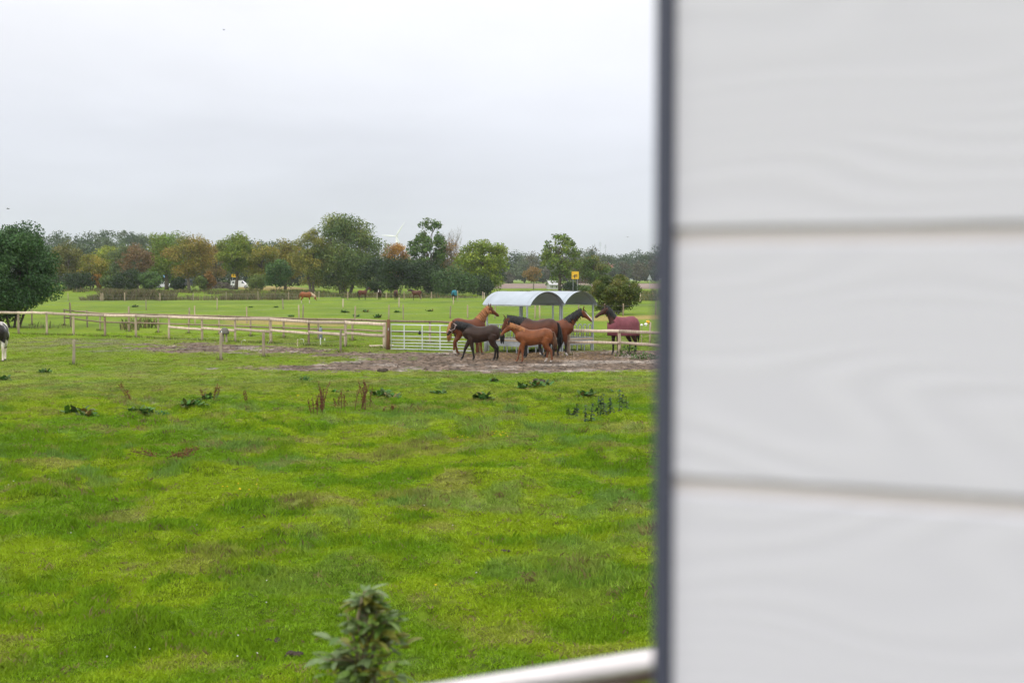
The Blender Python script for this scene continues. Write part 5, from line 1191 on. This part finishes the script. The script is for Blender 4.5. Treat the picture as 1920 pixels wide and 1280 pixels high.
def heap(name, px, py, s, label, cat, seed, n=7):
    d = dist(py); rn = random.Random(seed); b = MB(); m_ = name
    for i in range(n):
        r = s * rn.uniform(.3, .5); c = (rn.uniform(-.55, .55) * s, rn.uniform(-.3, .3) * s, r * rn.uniform(.2, .8)); k = len(b.v); b.ball(c, (r, r * .9, r * .62), 9, 6); b.v[k:] = [tuple(q + rn.uniform(-.13, .13) * r for q in v) for v in b.v[k:]]
    o = b.build(name, M['dung'], sm=True); o.location = W(px, d); tag(o, label, cat, 'dung heaps and molehills in the pasture')
heap('dung_heap', 459, 996, .075, 'dung heap alone in the middle of the left pasture', 'dung', 1); heap('dung_heap', 512, 1209, .085, 'brown dung heap left of the sapling, farther one of two', 'dung', 2); heap('dung_heap', 550, 1236, .105, 'larger dark dung heap left of the sapling, nearer one of two', 'dung', 3)
heap('dung_heap', 768, 1231, .05, 'small dung piece just right of the sapling crown', 'dung', 4, 5); heap('molehill', 718, 698, .26, 'dark soil heap at the lower edge of the mud', 'molehill', 5, 9); heap('molehill', 1008, 719, .26, 'soil heap among docks below the chestnut foal', 'molehill', 6, 9); heap('dung_heap', 686, 878, .07, 'small dung heap in mid pasture below the rust red clump', 'dung', 7); heap('dung_heap', 947, 1036, .08, 'dung heap on a dark tussock right of centre', 'dung', 8)
rn = random.Random(66); b = MB()
for (px, py, k_) in ((940, 832, 6), (858, 833, 5), (453, 932, 6), (935, 826, 4), (430, 925, 3), (845, 1128, 1), (785, 790, 4), (570, 750, 6)):
    p = W(px, dist(py))
    for i in range(k_): c = p + Vector((rn.uniform(-.22, .22), rn.uniform(-.3, .3), rn.uniform(.10, .16))); b.col = (.75, .55, .02); b.ball(c, (.014, .014, .009), 6, 4)
tag(b.build('buttercups', M['plant'], color=True), kind='stuff')
b = MB()
for i in range(22):
    p = W(rn.uniform(0, 1230), dist(rn.uniform(880, 1275))); c = p + Vector((0, 0, .06)); b.col = (.75, .74, .70); b.ball(c, (.008, .008, .006), 6, 4)
tag(b.build('white_clover', M['plant'], color=True), kind='stuff')

# ------------------------------------------------------------------ sapling in the foreground, every leaf its own
sd_ = 4.6; sb = on(690, sd_); sp = empty('sapling', sb, 0, 'young blurred sapling with bluish green leaves in the foreground', 'sapling')
def sapz(py): return pix(690, py, sd_).z - sb.z
def sapx(px): return (px - 690) / F * sd_
lv = []
for k in range(3):
    V, s9 = [], 6; pr = [.12, .75, 1.0, .9, .55, .02]
    for i in range(s9):
        t = i / (s9 - 1); z = -.10 * t * t + (.0 if k != 1 else .05 * math.sin(t * 3)); V += [(t, -pr[i] * .21, z + .05 * pr[i]), (t, 0, z), (t, pr[i] * .21, z + .05 * pr[i])]
    Fq = [(3 * i + j, 3 * i + j + 1, 3 * i + 4 + j, 3 * i + 3 + j) for i in range(s9 - 1) for j in (0, 1)]
    me = smooth(np_mesh('leaf', np.array(V), np.array(Fq))); lv.append(me)
def sap_leaf_mat(nm, c1, c2):
    m, t, b = mat(nm, None, .5, 0, .35); oi = N(t, 'ShaderNodeObjectInfo'); n_ = noise(t, 4, 3)
    c = mixc(t, oi.outputs['Random'], c1, c2); c = mixc(t, 1.0, c, ramp(t, n_, [(.3, .8), (.7, 1.2)]), 'MULTIPLY'); L(t, c, b.inputs['Base Color'])
    tr = N(t, 'ShaderNodeBsdfTranslucent'); L(t, c, tr.inputs[0]); mx = N(t, 'ShaderNodeMixShader'); mx.inputs[0].default_value = .25; L(t, b.outputs[0], mx.inputs[1]); L(t, tr.outputs[0], mx.inputs[2]); L(t, mx.outputs[0], t.nodes['Material Output'].inputs[0]); return m
LM = [sap_leaf_mat('blue_leaf', (.14, .21, .08), (.21, .28, .115)), sap_leaf_mat('green_leaf', (.09, .17, .03), (.16, .24, .04)), sap_leaf_mat('olive_leaf', (.17, .17, .02), (.21, .22, .035))]
lv2 = [[l.copy() for l in lv] for _ in LM]
for mi, m_ in enumerate(LM):
    for l in lv2[mi]: l.materials.append(m_)
rs = random.Random(12)
stems = [((-4, 0), [(700, 1290), (692, 1240), (685, 1190), (679, 1150), (688, 1115)], .0085), ((0, 0), [(682, 1295), (676, 1240), (670, 1200), (660, 1165), (655, 1145)], .0065), ((0, 0), [(706, 1295), (702, 1240), (700, 1190), (712, 1150), (722, 1125)], .006)]
for k, (_, pts, r0) in enumerate(stems):
    P3 = [Vector((sapx(pts[0][0]) * .6, (k - 1) * .05, 0)), Vector((sapx(pts[0][0]) * .9, (k - 1) * .05, sapz(1400)))] + [Vector((sapx(a), (k - 1) * .05, sapz(bq))) for a, bq in pts]
    b = MB(); b.tube(P3, [r0 * 1.5, r0 * 1.2] + [r0 * (1 - .16 * i) for i in range(len(pts))], 8); b.build('stem', simple('sapling_stem', (.24, .20, .12), .8, var=.15) if k == 0 else bpy.data.materials['sapling_stem'], sp, sm=True)
def add_leaf(p, az, el, ln, m_, roll=0.0):
    o = bpy.data.objects.new('leaf', lv2[m_][rs.randrange(3)]); C.objects.link(o); o.parent = sp; o.location = p; o.scale = (ln, ln * rs.uniform(.75, 1.1), ln); o.rotation_euler = (roll, -el, az)
for i in range(110):      # sprays: a thin petiole carries a terminal leaf and side leaves
    py = 1108 + 230 * (i / 110) ** 1.0 + rs.uniform(-8, 8); wd = 22 + 54 * min(1, (py - 1105) / 110)
    px = 693 + rs.uniform(-1, 1) * wd * (1.0 if py > 1130 else .8) - (10 if 1180 < py < 1230 else 0)
    e = Vector((sapx(px), rs.uniform(-.14, .14) * (wd / 80), sapz(py))); root_ = Vector((sapx(690 + rs.uniform(-12, 12)), 0, sapz(py + rs.uniform(15, 45)))); q = e - root_
    b = MB(); b.tube([root_, root_.lerp(e, .5) + Vector((0, 0, .012)), e], [.0032, .0026, .0016], 5); b.build('twig', bpy.data.materials['sapling_stem'], sp)
    az = math.atan2(q.y, q.x) + rs.uniform(-.3, .3); right = px > 700
    mi = rs.choices((0, 1, 2), ((.8, 4, 2.6) if right else (2.6, 2.8, 1.2)))[0]
    add_leaf(e, az, rs.uniform(-.3, .5), rs.uniform(.05, .078), mi, rs.uniform(-.5, .5))
    for t in (.45, .75, .95):
        for sgn in (1, -1):
            if rs.random() < .82: add_leaf(root_.lerp(e, t), az + sgn * rs.uniform(.6, 1.2), rs.uniform(-.4, .5), rs.uniform(.042, .070), mi if rs.random() < .7 else rs.randrange(3), rs.uniform(-.6, .6))

# ------------------------------------------------------------------ far things: vehicles, signs, houses, turbine, birds
MWp = simple('white_paint', (.74, .75, .76), .35, var=.04, spec=.5); MGp = simple('dark_grey_paint', (.06, .065, .075), .3, var=.05, spec=.5); MTy = simple('tyre', (.02, .02, .02), .85)
def vehicle(name, px, d, label, cat, paint, rz, prof, win, width=1.75, rack=False, zoff=0.0):
    p = on(px, d); p.z += .13 + zoff; o = empty(name, p, rz, label, cat); n = len(prof); V, Fs = [], []
    ys = (-width / 2, -width / 2 + .10, width / 2 - .10, width / 2)
    for yi, y in enumerate(ys):
        for (x, z) in prof: V.append((x * (1 if yi in (1, 2) else .985), y, z if yi in (1, 2) else (z - .05 * (z > 1.0))))
    for k in range(3): Fs += [(k * n + i, k * n + (i + 1) % n, (k + 1) * n + (i + 1) % n, (k + 1) * n + i) for i in range(n)]
    Fs += [tuple(range(n))[::-1], tuple(range(3 * n, 4 * n))]
    b = MB(); b.add(V, Fs); b.build('body', paint, o)
    for poly in win:
        for y in (-width / 2 - .006, width / 2 + .006):
            b = MB(); Vv = [(x, y, z) for x, z in poly] + [(x, y * .985, z) for x, z in poly]; k = len(poly); b.add(Vv, [tuple(range(k)), tuple(range(2 * k - 1, k - 1, -1))] + [(i, (i + 1) % k, k + (i + 1) % k, k + i) for i in range(k)]); b.build('window', M['glass'], o)
    for x in (prof[0][0] + .85, prof[0][0] + 3.55):
        for y in (-width / 2 + .08, width / 2 - .08):
            b = MB(); b.tube([(x, y - .11, .32), (x, y + .11, .32)], .32, 16, side=(1, 0, 0)); wo_ = b.build('wheel', MTy, o); c = MB(); c.tube([(x, y - .12, .32), (x, y + .12, .32)], .19, 12, side=(1, 0, 0)); c.build('rim', M['galv'], wo_)
    for y in (-.6, .6): b = MB(); b.box((prof[0][0] - .01, y, .95), (.03, .18, .28)); b.build('tail_light', simple('tail_light_red', (.4, .02, .02), .3) if 'tail_light_red' not in bpy.data.materials else bpy.data.materials['tail_light_red'], o); b = MB(); b.box((prof[0][0] + 4.38, y, .72), (.06, .3, .16)); b.build('headlight', M['galv'], o)
    if rack:
        b = MB()
        for x in (-1.4, -.4, .5): b.beam((x, -.75, 1.94), (x, .75, 1.94), .05, .05); b.box((x, -.7, 1.89), (.05, .05, .12)); b.box((x, .7, 1.89), (.05, .05, .12))
        for y in (-.6, -.2, .3, .62): b.beam((-1.55, y, 2.0), (.75, y, 2.0), .09, .06)
        b.build('roof_rack', M['galv'], o)
    return o
VAN = [(-2.2, .30), (-2.22, .9), (-2.12, 1.62), (-1.98, 1.83), (.35, 1.84), (.62, 1.78), (1.35, 1.16), (2.1, .98), (2.2, .80), (2.2, .30)]
vehicle('white_van', 451, 350.5, 'white delivery van with roof rack parked under the round green tree', 'van', MWp, 0, VAN, [[(.42, 1.18), (.50, 1.66), (.66, 1.66), (1.20, 1.18)], [(-1.95, 1.2), (-1.88, 1.6), (-1.35, 1.62), (-1.35, 1.2)]], rack=True)
vehicle('grey_van', 352, 353.5, 'dark grey van half hidden behind the golden brown tree', 'van', MGp, math.pi, VAN, [[(.42, 1.18), (.50, 1.66), (.66, 1.66), (1.20, 1.18)], [(-1.9, 1.15), (-1.85, 1.62), (.2, 1.64), (.2, 1.15)]], zoff=.3)
CAR = [(-2.1, .28), (-2.12, .75), (-1.95, 1.0), (-1.35, 1.42), (-.2, 1.46), (.45, 1.36), (1.15, .98), (2.0, .82), (2.12, .6), (2.1, .28)]
vehicle('white_car', 310, 352, 'white car showing between bushes under the blue sign', 'car', MWp, 0, CAR, [[(-1.5, 1.0), (-1.2, 1.36), (-.25, 1.40), (-.25, 1.0)], [(-.15, 1.0), (-.15, 1.40), (.40, 1.31), (.95, 1.0)]])
def sign(name, px, d, top, bot, wpx, label, board, mk, posts=(0,), round_=False, tri=False, marks=None):
    p = on(px, d); z1, z0_ = pix(px, top, d).z - p.z, pix(px, bot, d).z - p.z; wm = wpx / F * d; o = empty(name, p, 0, label, 'sign')
    for k in posts: b = MB(); b.tube([(k * wm, .06, -.1), (k * wm, .06, z1 - .02)], .055, 8); b.build('pole', M['galv'], o)
    b = MB()
    if round_: b.tube([(0, -.02, (z0_ + z1) / 2), (0, .02, (z0_ + z1) / 2)], (z1 - z0_) / 2, 20, side=(1, 0, 0))
    elif tri: b.add([(-wm / 2, -.02, z0_), (wm / 2, -.02, z0_), (0, -.02, z1), (-wm / 2, .02, z0_), (wm / 2, .02, z0_), (0, .02, z1)], [(0, 1, 2), (5, 4, 3), (0, 3, 4, 1), (1, 4, 5, 2), (2, 5, 3, 0)])
    else: b.box((0, 0, (z0_ + z1) / 2), (wm, .05, z1 - z0_))
    b.build('board', board, o)
    if marks: marks(o, wm, z0_, z1)
    return o
MBk = simple('sign_black', (.03, .03, .03), .6)
def mk1(o, wm, z0_, z1):
    b = MB()
    for x, wd_ in ((-.22, .28), (.16, .34)): b.box((x * wm, -.032, (z0_ + z1) / 2), (wd_ * wm, .012, .22 * (z1 - z0_)))
    b.build('lettering', MBk, o)
def mk2(o, wm, z0_, z1):
    b = MB(); h = z1 - z0_; zc = (z0_ + z1) / 2
    b.beam((-.1 * wm, -.032, zc - .38 * h), (-.1 * wm, -.032, zc + .1 * h), .012, .10 * wm, up=(1, 0, 0)); b.beam((-.1 * wm, -.034, zc + .02 * h), (.28 * wm, -.034, zc + .02 * h), .012, .10 * h); b.beam((-.36 * wm, -.036, zc - .12 * h), (.3 * wm, -.036, zc - .16 * h), .012, .09 * h)
    b.build('arrow', MBk, o)
sign('town_sign', 441, 349, 514, 519.5, 13, 'yellow sign with dark lettering above the white van', M['yellow'], None, (-.35, .35), marks=mk1)
sign('direction_sign', 1078.5, 300, 509, 523, 13.5, 'square yellow road sign with dark lines among the leaves of the lone tree', M['yellow'], None, (-.3, .3), marks=mk2)
sign('warning_sign', 1218, 340, 514, 524.5, 9, 'grey back of a triangular road sign near the house corner', M['signgrey'], None, (0,), tri=True)
sign('round_sign', 310, 340, 514, 520.5, 6.5, 'small pale blue round sign on a pole above the white car', simple('blue_sign', (.22, .42, .68), .5), None, (0,), round_=True)
for px, lb in ((432.5, 'thin white marker pole left of the yellow lettered sign'), (474, 'thin pale post with a small plate in front of the white van bonnet')):
    o = empty('marker_pole', on(px, 346), 0, lb, 'pole'); b = MB(); b.tube([(0, 0, -.1), (0, 0, 2.3 if px < 450 else 1.8)], .05, 8); b.build('shaft', M['galv'], o)
    if px > 450: b = MB(); b.box((0, -.06, 1.65), (.28, .02, .34)); b.build('plate', M['signgrey'], o)
o = empty('branch_heap', on(414, 322), 0, 'grey brown heap of cut branches left of the white van', 'heap'); b = MB(); rn = random.Random(31)
for i in range(420):
    x = rn.uniform(-2.8, 2.8); y = rn.uniform(-1.4, 1.4); hh = 1.75 * max(0, 1 - (x / 2.9) ** 2) * max(0, 1 - (y / 1.6) ** 2); c = Vector((x, y, hh * rn.uniform(.35, 1) + .06)); a = rn.uniform(0, 6.28); l_ = rn.uniform(.4, 1.1); k = rn.uniform(.5, 1.5); b.col = (.14 * k, .115 * k, .10 * k)
    b.tube([c, c + Vector((math.cos(a) * l_, math.sin(a) * l_, rn.uniform(-.25, .15)))], rn.uniform(.02, .06), 4)
b.build('branches', attr_mat('branch_wood', rough=.9), o, color=True)
def house(name, px, d, w_, dep, eave, ridge, label, roofm, wallm, rz=0.0, chim=True):
    p = on(px, d); o = empty(name, p, rz, label, 'house'); b = MB(); b.box((0, 0, eave / 2), (w_, dep, eave)); b.add([(-w_ / 2, -dep / 2, eave), (-w_ / 2, dep / 2, eave), (-w_ / 2, 0, ridge - .1), (w_ / 2, -dep / 2, eave), (w_ / 2, dep / 2, eave), (w_ / 2, 0, ridge - .1)], [(0, 2, 1), (3, 4, 5), (0, 3, 5, 2), (1, 2, 5, 4)]); b.build('wall', wallm, o)
    b = MB(); ov = .3
    for s_ in (-1, 1):
        b.add([(-w_ / 2 - ov, s_ * (dep / 2 + ov), eave - .2), (w_ / 2 + ov, s_ * (dep / 2 + ov), eave - .2), (w_ / 2 + ov, 0, ridge), (-w_ / 2 - ov, 0, ridge), (-w_ / 2 - ov, s_ * (dep / 2 + ov), eave - .02), (w_ / 2 + ov, s_ * (dep / 2 + ov), eave - .02), (w_ / 2 + ov, 0, ridge + .18), (-w_ / 2 - ov, 0, ridge + .18)], [(0, 1, 2, 3), (7, 6, 5, 4), (0, 4, 5, 1), (1, 5, 6, 2), (3, 2, 6, 7), (0, 3, 7, 4)])
    rf_ = b.build('roof', roofm, o)
    if chim: b = MB(); b.box((w_ * .2, 0, ridge + .3), (.6, .6, 1.3)); b.build('chimney', roofm, rf_)
    for x in (-w_ * .28, w_ * .25):
        f = MB(); f.box((x, -dep / 2 - .02, eave * .5), (w_ * .16, .06, eave * .4)); fo = f.build('window', M['white'], o); g = MB(); g.box((x, -dep / 2 - .055, eave * .5), (w_ * .13, .02, eave * .33)); g.build('pane', M['glass'], fo)
MRf = simple('red_tiles', (.42, .17, .11), .8, var=.2); MBr = simple('brick_wall', (.25, .13, .09), .85)
house('red_roofed_house', 1098, 742, 9, 9, 4.2, 9.6, 'house with red tiled roof behind the small dark tree', MRf, MBr, R(8)); house('red_roofed_house', 1132, 748, 12, 9, 4.0, 9.8, 'wider house with red roof right of its neighbour among far trees', MRf, MBr, R(-12))
house('white_hut', 1036, 322, 2.0, 2.2, 1.1, 1.75, 'tiny white hut with pitched roof beside the lone tree trunk', simple('hut_roof_white', (.5, .5, .5), .6), simple('hut_wall_white', (.58, .58, .56), .6), R(20), False)
rw2 = random.Random(2)
tb = pix(743.5, 443, 2420); o = empty('wind_turbine', (tb.x, tb.y, .9), R(-14), 'white three bladed wind turbine far away behind the orange tree', 'wind turbine'); hb_ = tb.z - .9
b = MB(); b.tube([(0, 0, 0), (0, 0, hb_ * .5), (0, 0, hb_ - 1)], [2.4, 1.9, 1.3], 14); b.build('tower', M['white'], o, sm=True); b = MB(); b.tube([(0, -3.4, hb_), (0, -2, hb_), (0, 4.5, hb_), (0, 5.4, hb_)], [1.0, 1.7, 1.6, 1.0], 12); b.build('nacelle', M['white'], o, sm=True)
for a in (57, 176, 296):
    b = MB(); dr_ = Vector((math.cos(R(a)), 0, math.sin(R(a)))); c = Vector((0, -3.2, hb_)); b.tube([c, c + dr_ * 3, c + dr_ * 8, c + dr_ * 20, c + dr_ * 29], [(.7, .7), (.8, .7), (1.5, .45), (.8, .25), (.15, .08)], 8, side=(dr_.z, 0.15, -dr_.x)); b.build('blade', M['white'], o, sm=True)
for i, (px, top) in enumerate(((1115, 456), (1125, 453), (1135, 458))):
    d = 820; p = on(px, d); H = pix(px, top, d).z - p.z; o = empty('mast', p, 0, ('left thin aerial mast above the far wood', 'tallest thin aerial mast above the far wood, middle of three', 'right thin aerial mast above the far wood')[i], 'mast'); b = MB(); b.tube([(0, 0, 0), (0, 0, H)], [.16, .08], 6); b.build('shaft', M['galv'], o)
    b = MB(); [b.beam((-.9 + .1 * k, 0, H * (.9 + .025 * k)), (.9 - .1 * k, 0, H * (.9 + .025 * k)), .08, .08) for k in range(4)]; b.build('crossbar', M['galv'], o)
for px, py, d, rz, lb in ((15, 392, 150, .4, 'small dark bird flying above the dark tree'), (1177, 445, 150, 1.2, 'small dark bird flying above the far wood near the house corner'), (420, 57, 130, -.5, 'tiny bird high in the bright clouds')):
    o = empty('bird', pix(px, py, d), rz, lb, 'bird', 'birds in flight'); s_ = .34 if px < 100 else .2; b = MB(); b.tube([(-.5 * s_, 0, 0), (-.2 * s_, 0, .02), (.2 * s_, 0, .02), (.42 * s_, 0, .05), (.55 * s_, 0, .03)], [.02 * s_, .09 * s_, .11 * s_, .06 * s_, .01], 8); b.build('body', M['dark'], o, sm=True)
    for sy in (1, -1): b = MB(); b.add([(.15 * s_, 0.05 * s_ * sy, .03), (-.18 * s_, .05 * s_ * sy, .03), (-.22 * s_, .5 * s_ * sy, .03 + .22 * s_), (-.3 * s_, .95 * s_ * sy, .03 + .1 * s_), (.05 * s_, .5 * s_ * sy, .03 + .25 * s_)], [(0, 1, 2, 4), (2, 3, 4)]); wo_ = b.build('wing', M['dark'], o); so = wo_.modifiers.new('t', 'SOLIDIFY'); so.thickness = .008
